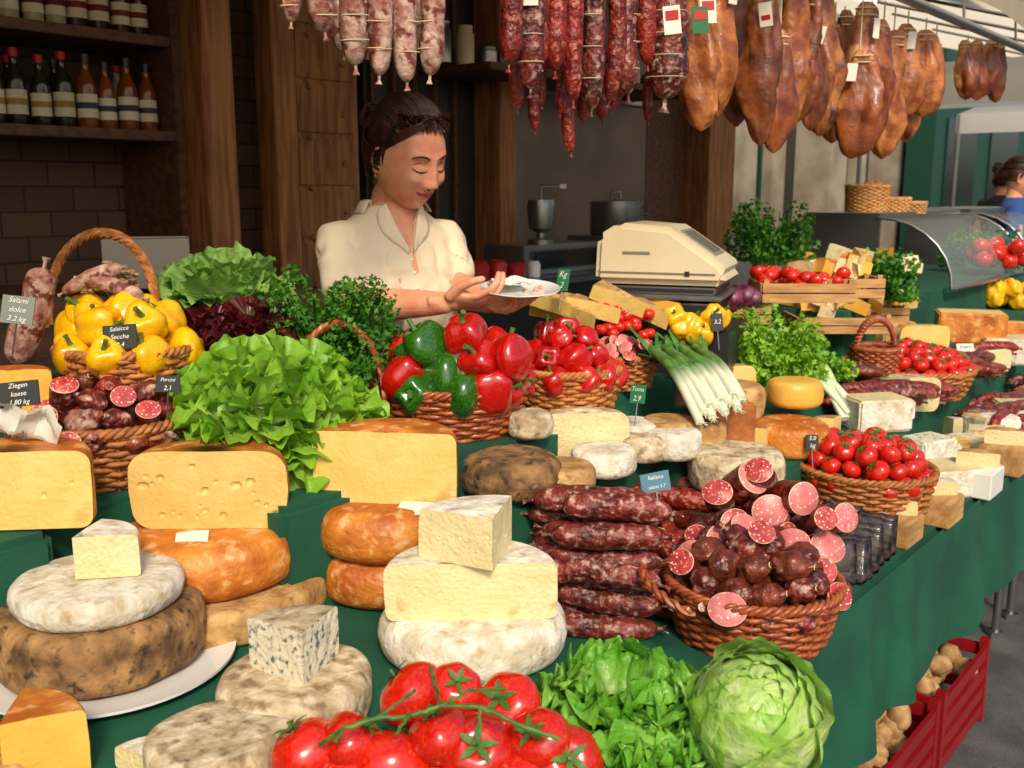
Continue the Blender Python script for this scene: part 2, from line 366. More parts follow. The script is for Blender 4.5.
def curly(name,loc,Rr,zr,m,n=150,rl=.34,ruf=.10,lowz=-.25,sc=(1,1)):
    """head of curly leaves: round leaf blades whose rims are thrown into waves"""
    mb=MB(); nr,nt_=8,64
    for i in range(n):
        f=(i+.5)/n; cz=1-(1-lowz)*f; az=i*2.39996+U(-.3,.3); s_=math.sqrt(max(0,1-cz*cz)); v=V(s_*math.cos(az),s_*math.sin(az),cz)
        tg=(v+V(U(-1,1),U(-1,1),U(-.3,1))*.45).normalized(); nr0=(V(0,0,1)-v*.5+V(U(-1,1),U(-1,1),U(-.5,.5))*.7); nrm=(nr0-tg*nr0.dot(tg)).normalized(); e=tg.cross(nrm)
        c=V(v.x*Rr*sc[0],v.y*Rr*sc[1],v.z*Rr*zr)*U(.60,.74); w=Rr*rl*U(.8,1.2); k1=R.choice([5,6,7]); k2=R.choice([11,13,14]); p1,p2,p3=U(0,6),U(0,6),U(0,6); A=[];G=[]
        for a in range(nr):
            ro=a/(nr-1); row=[]
            for j in range(nt_):
                q=2*math.pi*j/nt_; rim=ro**2.2
                rr=w*ro*(1+.10*math.sin(3*q+p3)*ro+.05*rim*math.sin(k2*q+p2))
                h=w*(.55*ro*ro*(.5-.5*math.cos(q))*0+ -.35*ro**2*max(0,math.cos(q))+ .15*ro*ro)+Rr*ruf*rim*(math.sin(k1*q+p1)+.55*math.sin(k2*q+p2))
                row.append(tuple(c+tg*(rr*math.cos(q))+e*(rr*math.sin(q)*.95)+nrm*h)); A.append(max(.01,min(1,.15+.45*ro*(1+math.cos(q))*.6+.35*rim-.15*math.exp(-(math.sin(q)/.12)**2)*(1-ro))))
            G.append(row)
        mb.grid(G,0,wv=True,a=A)
    return mb.obj(name,[m],loc,ang=180)
def cabbage(name,loc,Rr,m,rot=(0,0,0),n=18,ruf=.03):
    mb=MB(); mb.ball((0,0,0),(Rr*.88,Rr*.88,Rr*.95),0,14)
    mb.a=[.75]*len(mb.a)
    for i in range(n):
        f=i/(n-1); az=i*2.4+U(-.2,.2); w=U(.85,1.1); top=.1+.95*f*U(.6,1.1); R0=Rr*(.90+.15*f); ph=U(0,6); G=[];A=[]
        for a in range(26):
            u=a/25; pol=2.75+(top-2.75)*u; row=[]
            for b in range(34):
                v=b/33*2-1; e=max(abs(v)**3,max(0,(u-.75)*4)**2); wa=w*(.35+.75*math.sin(math.pi*min(1,.08+u*.85)))
                q=az+v*wa/max(.5,math.sin(pol)); pp=pol+.22*(v*v)*(u>.0)*u
                rad=R0*(1+e*(.03+.20*f*f)+ruf*e*math.sin(9*u+6*v+ph)+.025*e*math.sin(19*u-14*v+ph)+.012*abs(math.sin(5.5*v-5*u*(1 if v>0 else -1)))*abs(v)**.3+.028*math.exp(-(v/.07)**2)*(1-u)+.008*noise.noise(V(u*9,v*9,i)))
                row.append((rad*math.sin(pp)*math.cos(q),rad*math.sin(pp)*math.sin(q),rad*math.cos(pp)*1.04)); A.append(min(1,.3+.5*e+.35*u*abs(v)+.25*f-.4*math.exp(-(v/.08)**2)*(1.1-u)-.12*math.exp(-((math.sin(5.5*v-5*u*(1 if v>0 else -1)))/.18)**2)))
            G.append(row)
        mb.grid(G,0,a=[max(.01,x) for x in A])
    return mb.obj(name,[m],loc,rot,ang=180)
def clump(name,loc,rx,ry,rz,m,n=1800,ls=.012,rot=0,stalk=True):
    mb=MB(); Vs=[];Fs=[]; bl=[(V(U(-.7,.7),U(-.7,.7),U(.1,.8)),U(.3,.5)) for _ in range(14)]
    for i in range(n):
        c,w=R.choice(bl); q=V(R.gauss(0,1),R.gauss(0,1),R.gauss(0,1)).normalized()*w*U(.6,1); p=c+q
        if p.z<0: p.z=-p.z*.4
        p=V(p.x*rx,p.y*ry,p.z*rz); nn=(q+V(U(-.8,.8),U(-.8,.8),U(-.2,.9))).normalized(); a=nn.orthogonal().normalized(); a.rotate(Matrix.Rotation(U(0,6),3,nn)); e=nn.cross(a); s=ls*U(.6,1.3)
        o=len(Vs); Vs+= [p-a*s*.6,p-e*s*.55+a*s*.1+nn*s*.2,p-e*s*.2+a*s*.25,p+a*s*.9-nn*s*.1,p+e*s*.2+a*s*.25,p+e*s*.55+a*s*.1+nn*s*.2]
        Fs+=[(o,o+1,o+2),(o,o+2,o+3,o+4),(o,o+4,o+5)]
    mb.add(Vs,Fs)
    if stalk:
        for i in range(40):
            q=U(0,6.3); mb.tube([(0.15*rx*math.cos(q),.15*ry*math.sin(q),0),(.4*rx*math.cos(q),.4*ry*math.sin(q),rz*.4),(.75*rx*math.cos(q+.2),.75*ry*math.sin(q+.2),rz*U(.6,.9))],.0016,0,4)
    return mb.obj(name,[m],loc,(0,0,rot),ang=180)
def saus(mb,p0,p1,r,bend=.1,m=0,k=14,n=14,kn=True,up=V(0,0,1)):
    p0=Vector(p0);p1=Vector(p1); L=(p1-p0); sd=U(0,99); pts=[];rad=[]
    for i in range(n+1):
        u=i/n; uu=.5-.5*math.cos(math.pi*u); c=p0+L*uu+up*(bend*L.length*math.sin(math.pi*uu)); pts.append(c)
        rad.append(max(.12,(1-abs(2*uu-1)**5)**.5)*r*(1+.18*noise.noise(V(sd,uu*6,0))))
    mb.tube(pts,rad,m,k)
    if kn:
        for a,b in ((pts[0],pts[1]),(pts[-1],pts[-2])):
            d=(a-b).normalized(); mb.tube([a,a+d*r*.35,a+d*r*.7],[r*.14,r*.12,r*.3],m,6)
# ================================================================ GROUND / TABLE
mb=MB(); mb.grid([[(-60,-20,0),(-60,90,0)],[(80,-20,0),(80,90,0)]]); mb.obj('ground',[mat('asphalt',hx(66,66,68),hx(90,88,86),sc=6,ro=.9,bump=.8,bs=120,rnd=0)])
tb=empty('display_table')
mb=MB()
for i,(a,b,c,e,h) in enumerate(TIERS):
    G=[W(a,c,0),W(b,c,0),W(b,e,0),W(a,e,0)]
    mb.prism([(p.x,p.y) for p in G],.70 if i==0 else .72,h)
mb.obj('table_top_cloth',[cloth],par=tb,bevel=.012,ang=50)
mb=MB()
def skirt(p0,p1,z0,z1,out,nf):
    L=(p1-p0).length; n=int(L/.012); G=[]
    for i in range(n+1):
        u=i/n; col=[]
        for j in range(11):
            w=j/10; am=.042*w**.8*(.9*noise.noise(V(u*L*1.3,5,0))+1.); q=u*L*nf+2.6*noise.noise(V(u*L*2,0,w*.6)); f=math.sin(q)+.4*math.sin(q*2.3+1)
            p=p0.lerp(p1,u)+out*(.006+am*.8*(f+.6)*.6+.02*w); col.append((p.x,p.y,z1+(z0-z1)*w+.018*w*noise.noise(V(u*L*3,1,0))))
        G.append(col)
    mb.grid(G,0)
skirt(W(-.36,-.002,0),W(6.2,-.002,0),.44,.751,-N,14)
skirt(W(-1.9,-.203,0),W(-.35,-.203,0),.40,.862,-N,14)
skirt(W(-.348,-.2,0),W(-.348,0.0,0),.40,.862,D,14)
mb.obj('cloth_skirt',[cloth],par=tb,ang=180)
mb=MB()
for d in (1.3,1.45,2.1,2.3,3.2,4.4,5.6):
    mb.tube([W(d,.12,0),W(d,.12,.72)],.014,0,10); mb.tube([W(d,.12,.16),W(d,.7,.16)],.01,0,8); mb.tube([W(d,.7,0),W(d,.7,.7)],.014,0,10); mb.box(W(d,.12,.01),(.05,.05,.02))
mb.obj('table_legs',[steel],par=tb)
# ================================================================ BACK OF STALL
NB=2.5
def dn(mb,d0,d1,n0,n1,z0,z1,m):
    c=W((d0+d1)/2,(n0+n1)/2,(z0+z1)/2); mb.box(c,(abs(d1-d0),abs(n1-n0),abs(z1-z0)),m,AZ)
def DN(px,n):
    a=(px-512)/F; t=(n+.667)/(-.7695*a+.6387*.98); p=V(a*t,.98*t,0)-O; return p.dot(D)
bm_=bpy.data.materials.new('brown_block_wall'); bm_.use_nodes=True; nt=bm_.node_tree; bt=nt.nodes.new('ShaderNodeTexBrick'); tc=nt.nodes.new('ShaderNodeTexCoord'); mp=nt.nodes.new('ShaderNodeMapping'); mp.inputs['Rotation'].default_value=(math.pi/2,0,0)
nt.links.new(tc.outputs['Object'],mp.inputs[0]); nt.links.new(mp.outputs[0],bt.inputs[0]); bt.inputs['Scale'].default_value=3.2; bt.inputs['Mortar Size'].default_value=.012; bt.inputs['Color1'].default_value=hx(104,78,56); bt.inputs['Color2'].default_value=hx(88,64,46); bt.inputs['Mortar'].default_value=hx(58,44,34); nt.links.new(bt.outputs[0],nt.nodes['Principled BSDF'].inputs['Base Color']); nt.nodes['Principled BSDF'].inputs['Roughness'].default_value=.8
st=empty('market_stall_building')
mb=MB(); mb.box((.64,0,1.5),(7.4,.1,3.0)); mb.obj('back_wall',[bm_],W(0,NB+.06,0),(0,0,AZ),par=st)
mb=MB()
dn(mb,-4,4.4,.8,NB+.2,2.72,2.8,0)
dn(mb,-3.05,-3.0,.3,NB,0,2.72,0)
dS=DN(212,NB-.4)
dn(mb,dS,dS+.11,NB-.45,NB,0,2.72,0)
dn(mb,DN(278,NB-.3),DN(300,NB-.3),NB-.35,NB-.25,0,2.72,0)
dn(mb,DN(492,NB-.2),DN(508,NB-.2),NB-.25,NB-.1,0,2.72,0)
dn(mb,DN(693,NB-.2),DN(718,NB-.2),NB-.25,NB,0,2.72,0)
mb.obj('timber_frame',[wood],par=st,bevel=.004)
mb=MB(); a=DN(300,NB-.2); b=DN(366,NB-.2); dn(mb,a,b,NB-.2,NB-.15,0,2.72,0)
for i in range(14): dn(mb,a+.03,b-.03,NB-.21,NB-.201,.05+i*.19,.22+i*.19,0)
for i in range(26): mb.ball(W((a+b)/2+(.08 if i%2 else -.08),NB-.213,.3+i*.09),.011,1,5)
mb.obj('wood_panel',[wood,woodD],par=st,bevel=.003)
mb=MB(); dn(mb,DN(372,NB-.1),DN(492,NB-.1),NB-.1,NB-.02,0,2.72,0)
for k_ in range(5): dn(mb,DN(376,NB-.1)+k_*.12,DN(376,NB-.1)+k_*.12+.02,NB-.12,NB-.101,0,2.7,1)
mb.obj('dark_doorway',[mat('dark_interior',hx(34,28,24),hx(50,42,36),sc=4,ro=.5,rnd=0),woodD],par=st)
mb=MB(); dn(mb,DN(512,NB-.1),DN(640,NB-.1),NB-.1,NB-.02,.9,2.6,0); dn(mb,DN(512,NB-.1),DN(640,NB-.1),NB-.13,NB-.101,2.0,2.03,1); mb.obj('grey_panel',[mat('grey_board',hx(102,84,68),hx(126,106,86),sc=3,ro=.4,rnd=0),steel],par=st,bevel=.003)
mb=MB(); dn(mb,DN(640,NB-.1),DN(693,NB-.1),NB-.1,NB-.02,0,2.72,0); mb.obj('brown_panel',[woodD],par=st,bevel=.004)
mb=MB(); dn(mb,DN(440,NB-.2),DN(640,NB-.2),NB-.5,NB-.12,2.02,2.05,0); mb.obj('wall_shelf',[woodD],bevel=.003)
for i in range(12):
    mm=MB(); h_=U(.08,.16); r_=U(.03,.05); mm.rev([(0,0),(r_,0),(r_,h_*.8),(r_*.8,h_*.85),(r_*.85,h_),(0,h_)],20); mm.obj('kitchen_jar',[R.choice([china,cream,steel,mat('jar_amber',hx(120,70,30),ro=.2)])],W(DN(446,NB-.3)+i*.14,NB-.3,2.052),ang=50)
sh=empty('bottle_shelf'); mb=MB()
zs=[1.15,1.73,2.01,2.30]
for z in zs: dn(mb,-2.9,dS,NB-.33,NB,z-.03,z,0)
for d in (-2.9,dS-.03): dn(mb,d,d+.03,NB-.34,NB,.9,2.72,0)
mb.obj('boards',[woodD],par=sh,bevel=.003)
def bottle(kind):
    mb=MB(); P_=[(0,0),(.026,0),(.028,.006),(.028,.115),(.025,.13),(.011,.16),(.010,.19),(.012,.192),(.012,.198)]
    mb.rev(P_,20,0); mb.rev([(.0135,.182),(.0135,.204),(0,.205)],16,1); mb.rev([(.0286,.03),(.0286,.095)],20,2); mb.rev([(.0290,.055),(.0290,.072)],20,3)
    c=[hx(60,22,10),hx(34,36,20),hx(120,60,18),hx(170,160,124)][kind]
    return mb.mesh('bottle',[mat('bottle_glass%d'%kind,c,ro=.08,rnd=.1,coat=.5),redP if kind%2 else dark,mat('label_cream',hx(216,206,176),ro=.7),mat('label_b%d'%kind,[hx(120,30,24),hx(160,130,60),hx(50,60,80),hx(90,30,30)][kind],ro=.7)],ang=50)
BT=[bottle(i) for i in range(4)]
for z in (1.73,2.01):
    d=-2.7
    while d<dS-.06:
        put('bottle',BT[(int((d+3)/.3)+int(z*7))%4],W(d,NB-.24+U(-.01,.01),z),(0,0,U(0,6)),sc=U(.97,1.1)); put('bottle',R.choice(BT),W(d+.03,NB-.13,z),(0,0,U(0,6))) if R.random()<.5 else None
        d+=U(.062,.070)
mb=MB(); dn(mb,DN(430,1.9),DN(660,1.9),1.75,NB-.3,.0,1.18,0); dn(mb,DN(425,1.9),DN(662,1.9),1.72,NB-.29,1.18,1.21,1); mb.obj('work_counter',[dark,steel],bevel=.004)
mb=MB(); mb.rev([(0,0),(.11,0),(.115,.01),(.115,.14),(.118,.142),(.118,.15),(0,.16)],28); mb.tube([(-.02,0,.16),(-.02,0,.19),(.02,0,.19),(.02,0,.16)],.006); mb.tube([(.115,0,.12),(.15,0,.12),(.15,.0,.09),(.115,0,.09)],.006); mb.obj('cooking_pot',[steel],W(DN(612,1.9),1.9,1.213)+V(0,0,.14),ang=50)
mb=MB(); mb.box((0,0,.07),(.34,.3,.14)); mb.obj('gas_stove',[steel],W(DN(612,1.9),1.9,1.212),(0,0,AZ),bevel=.006)
mb=MB(); mb.rev([(0,0),(.06,0),(.06,.02),(.02,.03),(.02,.05),(.055,.07),(.065,.17),(.06,.2),(0,.2)],24); mb.tube([(0,0,.2),(0,0,.26),(.09,0,.26)],.007); mb.box((.1,0,.26),(.03,.02,.02)); mb.obj('meat_grinder',[steel],W(DN(540,1.9),1.9,1.213)+V(0,0,.12),ang=50,sc=.9)
mb=MB(); mb.box((0,0,.06),(.62,.22,.12)); mb.box((0,-.115,.06),(.54,.01,.08),1); mb.obj('oven',[steel,mat('dark_glass',hx(18,18,20),ro=.08,rnd=0)],W(DN(540,2.0),1.95,1.213),(0,0,AZ),bevel=.006)
for i in range(5):
    mm=MB(); h_=U(.06,.16); r_=U(.025,.05); mm.rev([(0,0),(r_,0),(r_*1.05,h_*.8),(r_*.8,h_*.9),(r_*.85,h_),(0,h_)],20); mm.obj('kitchen_jar',[R.choice([china,cream,steel,redP])],W(DN(450,1.85)+i*.11,1.8,1.213),ang=50)
aw=mat('awning_canvas',hx(226,216,196),hx(232,224,206),sc=3,ro=.9,tl=.75,rnd=0)
mb=MB(); G=[]
for i in range(60):
    d=-3+12*i/59; G.append([tuple(W(d,n,z+.015*math.sin(d*5)*(n<.7))) for n,z in ((.50,2.24),(.50,2.34),(.6,2.38),(1.4,2.66),(2.7,2.95))])
mb.grid(G); mb.obj('awning',[aw],ang=50)
mb=MB(); mb.tube([W(-2.6,.6,2.2),W(8,.6,2.2)],.018,0,10)
for d in (-2.5,7.9): mb.tube([W(d,.95,0),W(d,.95,2.5)],.025,0,10); mb.tube([W(d,.6,2.2),W(d,.95,2.45)],.015,0,8)
for d in np.arange(-2,8,.8): mb.tube([W(d,.6,2.2),W(d,.62,2.4)],.006,0,6)
for d in np.arange(.5,8,.9): mb.tube([W(d,.5,2.33),W(d,2.0,2.78)],.01,0,6)
mb.obj('hanging_rail',[steel])
mb=MB(); mb.box((0,0,0),(1.0,.05,.04),0); mb.box((0,0,-.025),(.96,.03,.02),1); mb.obj('strip_lamp',[white,mat('lamp_tube',(1,.9,.7,1),ro=.5,rnd=0,em=3)],W(2.4,1.0,2.36),(0,0,AZ))
# ---------------------------------------------------------------- hanging goods
def hang(px,n=.6):
    a=(px-512)/F; return (n+.667)/(-.7695*a+.6387*1.02)
def hsal(px,y0,y1,wpx,m,name,n=.6,tag=None,kink=0):
    t=hang(px,n); a=PT(px,y0,t); b=PT(px+kink,y1,t); L=(a-b).length; r=wpx*t/F/2; mb=MB()
    saus(mb,(0,0,0),(b.x-a.x,0,-L),r,U(-.05,.05),0,14,18,up=V(1,.3,0))
    mb.tube([(0,0,r*.3),(0,0,2.2-a.z)],.0018,1,5)
    if m is not salR:
        for i in range(1,5): 
            z=-L*i/5; mb.tube([(r*1.03*math.cos(q),r*1.03*math.sin(q),z+.002*math.sin(q)) for q in np.linspace(0,2*math.pi,15)[:-1]],.0011,1,4,closed=True)
    if tag is not None: mb.M=Matrix.Translation((0,-r-.004,-L*.3)); mb.box((0,0,0),(.035,.001,.06),2); mb.box((0,-.001,0),(.036,.001,.02),3); mb.M=Matrix()
    return mb.obj(name,[m,twine,paper,tag or redP],a,(0,0,U(-.5,.5)))
for px,y0,y1,w in ((288,-60,18,20),(322,-50,28,26),(352,-60,60,28),(376,-60,70,26),(404,-70,76,26),(428,-60,70,25)): hsal(px,y0,y1,w,salW,'hanging_salami')
for px in (340,365,390,416): hsal(px,-70,40+U(-10,10),24,salW,'hanging_salami',.7)
for px,y0,y1,w,m in ((509,-40,60,24,salR),(531,-50,84,26,sal),(541,-30,60,22,salR),(556,-50,66,24,salR),(575,-50,96,21,salR),(594,-50,104,22,sal),(612,-50,96,20,salR),(631,-40,90,22,sal),(650,-40,60,20,salR),(668,-10,95,40,sal)):
    hsal(px,y0,y1,w,m,'hanging_salami' if m is sal else 'hanging_chorizo',tag=(grnP if px==531 else None))
for px,y0,y1,w in ((520,0,105,17),(536,60,128,13),(568,60,150,14),(586,40,118,14),(604,50,118,13),(622,30,98,14),(652,60,120,10),(545,0,100,15),(560,50,112,12),(612,60,108,11)): hsal(px,y0,y1,w,salR,'hanging_chorizo',.68,kink=U(-5,5))
def ham(px,y0,y1,wpx,n=.6,tag=0,m=None):
    t=hang(px,n); a=PT(px,y0,t); b=PT(px,y1,t); L=(a-b).length; r=wpx*t/F/2; mb=MB(); sd=U(0,99); pr=[]; c0=U(.5,.68)
    for i in range(26):
        u=i/25; w=.50+.54*math.exp(-((u-c0)/.36)**2)
        if u<.06: w*=.5+u*8
        if u>c0: w*=max(0,1-((u-c0)/(1.001-c0))**4)**.5
        pr.append((max(w*r,.0001),-u*L))
    def f(rr,q,z):
        c,s_=math.cos(q),math.sin(q); k=1+.44*noise.noise(V(c*1.3+sd,s_*1.3,z*8))+.13*noise.noise(V(c*4,s_*4+sd,z*30)); u=-z/L
        return (rr*k*c+r*.25*math.sin(u*3+sd),rr*k*.6*s_,z)
    mb.rev(pr,36,0,f)
    mb.tube([(0,0,-.02),(0,0,2.2-a.z)],.003,1,5)
    for z in (-.06*L,-.12*L): mb.tube([(r*.5*math.cos(q)+r*.25*math.sin(sd+.3),r*.36*math.sin(q),z) for q in np.linspace(0,6.28,12)[:-1]],.003,1,4,closed=True)
    if tag:
        w_,h_=U(.022,.04),U(.04,.07); mb.M=Matrix.Translation((U(-.4,.4)*r,-r*.72,-L*U(.10,.34)))@Matrix.Rotation(U(-.5,.5),4,'Y')@Matrix.Rotation(U(-.2,.3),4,'X'); mb.box((0,0,0),(w_,.001,h_),2)
        if R.random()<.45: mb.box((0,-.001,h_*U(-.2,.3)),(w_*.7,.001,h_*.2),3)
        mb.M=Matrix()
    return mb.obj('hanging_ham',[m or hamM,twine,paper,(redP if tag==1 else grnP)],a,(0,0,U(-.6,.6)),merge=1e-5,ang=70)
for px,y0,y1,w,tg in ((702,-35,126,44,1),(722,-25,100,42,2),(741,-30,122,48,0),(768,-15,142,42,1),(792,-20,136,42,0),(822,-12,132,46,2),(845,10,134,36,0),(872,2,114,46,2),(860,50,156,42,1),(894,30,156,40,0),(908,24,114,36,2),(926,30,114,36,0),(812,40,128,38,0),(780,30,150,36,0),(755,0,120,38,0),(835,20,140,34,0),(884,20,134,34,0),(915,50,140,32,0),(806,-10,120,40,0),(713,0,118,38,0),(936,40,112,24,0)):
    ham(px,y0,y1,w,.6+(.14 if tg==0 and px%2 else 0),tg,hamK if R.random()<.4 else None)
for px in (968,980,990,1000): ham(px,40,96+U(-10,5),22,.6,0,None)
for px,y in ((700,20),(708,10),(672,20)):
    t=hang(px,.5); mb=MB(); mb.box((0,0,0),(.04,.002,.06),0); mb.box((0,-.002,.01),(.03,.001,.02),1); mb.tube([(0,0,.03),(0,.05,2.2-PT(px,y,t).z)],.001,2,4); mb.obj('product_tag',[paper if px!=700 else grnP,redP,twine],PT(px,y,t),(U(-.1,.1),U(-.3,.3),AZ-.7))
# ================================================================ CHEESES (foreground)
stack=B
Z=lambda p,h:p+V(0,0,h)
p,k=stack(104,664)
mb=MB(); r=122*k; mb.rev([(0,.004),(r*.6,.004),(r*.7,.002),(r,.014),(r,.018),(r*.72,.008),(0,.008)],56); mb.obj('white_plate',[china],p+V(.012,-.008,.0),ang=60)
h1=62*k; wheel('cheese_wheel',Z(p,.01),99*k,h1,rindB,amp=.006)
h2=28*k; wheel('brie_wheel',Z(p,.01+h1)+V(.006,-.01,0),80*k,h2,rindW,b=h2*.42)
sector('cheese_wedge',Z(p,.012+h1+h2)+V(-.015,-.035,0),60*k,42*k,75,-.75,rindW,paste2,b=.006,holes=8,hr=(.001,.0022))
p,k=stack(218,606); h1=36*k; wheel('cheese_wheel',p,110*k,h1,rindT); h2=54*k; wheel('cheese_wheel',Z(p,h1)+V(-.004,-.01,0),88*k,h2,rindO,b=h2*.38)
sector('half_cheese_wheel',Z(p,h1+h2)+V(.010,-.045,0),74*k,76*k,180,.03,rindO,paste,b=.034,holes=22,hr=(.003,.0075))
def label(p,sx,sy,rz,rx=0):
    mb=MB(); G=[[(x*sx,y*sy,.0015*math.sin(x*3+y*2)) for x in np.linspace(-.5,.5,6)] for y in np.linspace(-.5,.5,6)]; mb.grid(G); mb.obj('paper_label',[paper],p,(rx,0,rz))
label(Z(p,h1+h2+.0025)+V(-.004,-.098,0),.05,.04,.2,.25)
p,k=stack(389,588); h1=48*k; wheel('cheese_wheel',p,70*k,h1,rindO,b=h1*.38); wheel('cheese_wheel',Z(p,h1)+V(-.002,0,0),73*k,h1,rindO,b=h1*.38)
label(Z(p,2*h1+.0025)+V(.06,-.075,0),.07,.04,-.3,.2)
sector('half_cheese_wheel',Z(p,2*h1)+V(.002,-.045,0),70*k,70*k,180,-.12,rindO,paste,b=.016,holes=4,hr=(.001,.0025))
p,k=stack(473,648); h1=46*k; wheel('brie_wheel',p,93*k,h1,rindW,b=h1*.4); h2=56*k
sector('half_cheese_wheel',Z(p,h1)+V(.0,-.055,0),82*k,h2,180,.04,rindW,paste2,b=.012,holes=22,hr=(.0012,.003))
sector('cheese_wedge',Z(p,h1+h2)+V(.032,-.080,0),78*k,50*k,78,.45,rindW,paste2,b=.006,holes=16,hr=(.001,.0024))
p,k=stack(222,775); wheel('cheese_wheel',p,72*k,48*k,rindG,amp=.006)
p,k=stack(298,716); h1=50*k; wheel('cheese_wheel',p,77*k,h1,rindG,b=h1*.3,amp=.007)
sector('blue_cheese_wedge',Z(p,h1)+V(.020,-.045,0),72*k,54*k,76,.35,rindG,blue,b=.006,holes=10,hr=(.001,.002))
p,k=stack(18,778); sector('cheese_wedge',p+V(0,-.03,.0),78*k,72*k,75,-.5,rindO,pasteY,b=.008)
p,k=stack(-14,790); wheel('cheese_wheel',p+V(-.02,.0,0),60*k,30*k,rindT)
p,k=stack(152,780); sector('cheese_wedge',p,50*k,25*k,80,.4,rindW,paste2,b=.006)
p,k=B(25,530,1.055); sector('half_cheese_wheel',p+V(-.02,.0,0),80*k,80*k,180,.1,rindO,paste,b=.02,holes=8,hr=(.0015,.004))
p,k=B(12,412,1.185); sector('cheese_wedge',p,40*k,42*k,150,.0,rindO,pasteY,b=.008)
p,k=B(510,492,.97); wheel('cheese_wheel',p,52*k,40*k,rindB,b=18*k)
def mid(kind,px,py,w,h,rz=0,rd=rindW,ps=paste2,ang=180,dz=0,**kw):
    p,k=B(px,py); p=Z(p,dz*k)
    if kind=='w': return wheel('cheese_wheel',p,w*k/2,h*k,rd,**kw)
    if kind=='s': return sector('cheese_wedge',p,w*k/2,h*k,ang,rz,rd,ps,**kw)
    return block('cheese_block',p,w*k,w*k*.7,h*k,rz,rd,ps)
mid('s',585,464,88,52,.1,rindG,paste2,180,holes=10,hr=(.0015,.003))
mid('w',632,450,60,30,0,rindW); mid('w',668,448,64,30,0,rindT)
mid('w',560,492,70,26,0,rindT); mid('w',603,486,66,26,0,rindW); mid('w',640,484,56,26,0,rindG); mid('w',672,482,56,28,0,rindW); mid('w',530,470,46,26,0,rindG)
mid('w',735,488,94,40,0,rindG); mid('b',722,470,52,48,.3,darkrind,darkrind,dz=22)
mid('w',700,468,48,26,0,rindT)
mid('s',728,402,58,36,.2,rindT,paste,180); mid('w',728,418,70,36,0,rindT)
mid('w',790,452,76,32,0,rindO); mid('w',792,440,54,26,0,pasteY,dz=36); mid('s',765,462,40,34,.4,rindT,paste,90)
mid('b',872,462,58,32,.2,rindW,paste2); mid('s',905,446,60,34,-.4,rindG,paste2,140); mid('b',925,462,50,26,.5,rindW,blue)
mid('b',938,492,72,28,.25,rindW,paste2); mid('s',832,446,46,28,.4,rindT,paste,120)
for px,py,w,h,m1,m2 in ((925,352,50,26,pasteY,paste),(968,345,62,30,rindO,paste),(985,372,56,22,rindW,paste2),(945,372,40,20,rindW,blue),(1010,352,40,30,rindO,pasteY),(1003,398,54,26,rindW,paste2),(1020,425,50,24,rindW,paste2),(990,450,46,22,rindG,paste2),(1018,372,36,20,rindW,paste2),(890,345,40,24,rindT,paste)):
    mid(R.choice('bs'),px,py,w,h,U(-.5,.5),m1,m2,170)
# ================================================================ SALAMI PILE
p,k=B(600,632,.75); r=13.5*k; L=116*k
for i in range(6):
    for j in range(3):
        c=p+V(U(-.014,.014)-.02*j+i*.004,.047*j-.02+(i%2)*.022,r*1.02+i*r*1.68)
        a=U(-.14,.14)-.24; d=V(math.cos(a),math.sin(a),U(-.06,.03))*L/2*U(.9,1.06); mb=MB(); saus(mb,-d,d,r*U(.84,1.1),U(-.08,.10),0,18,22,up=V(0,.5,1)); mb.tube([d*1.08,d*1.2+V(0,-.005,-.004)],.001,1,4); mb.obj('salami',[sal,twine],c,(U(-.5,.5),0,0))
for i in range(5):
    p2,k2=B(640+i*9,616-i*14,.75); mb=MB(); a=U(-.8,-.3); d=V(math.cos(a),math.sin(a),-.1)*52*k2; saus(mb,-d,d,11*k2,.04,0,14,14); mb.obj('salami',[sal if i%2 else salR,twine],Z(p2,.03+i*.026))
for i in range(18):
    p2,k2=B(U(655,700),U(520,590),.75); a=U(-1.1,-.2); d=V(math.cos(a),math.sin(a),U(-.15,.15))*42*k2; mb=MB(); saus(mb,-d,d,11*k2,.04,0,12,12); mb.obj('salami',[salR if i%3 else sal,twine],Z(p2,.03+U(0,.11)))
def cutsaus(L,r,cm,case):
    mb=MB(); pr=[(0,-L/2),(r*.6,-L/2),(r*.93,-L*.42),(r,-L*.3),(r,L/2-.001)]; mb.rev(pr,28,0,wob(.001,40,U(0,9))); mb.rev([(r,L/2-.001),(r*.96,L/2)],28,2); mb.rev([(r*.96,L/2),(0,L/2+.0006)],28,1); return mb.mesh('cut_salami',[case,cm,fat],merge=1e-5,ang=45)
CS=[cutsaus(.07,.024,cutM,sal),cutsaus(.06,.026,cutP,salR),cutsaus(.05,.022,cutM,salK),cutsaus(.03,.027,cutP,sal),cutsaus(.09,.021,cutM,salK)]
def cutat(p,i,s=1,yaw=None,pit=None):
    yaw=U(-.7,.7) if yaw is None else yaw; pit=U(.6,1.3) if pit is None else pit
    put('cut_salami',CS[i%5],p,(pit,0,yaw),sc=(s,s*U(.85,1),s))
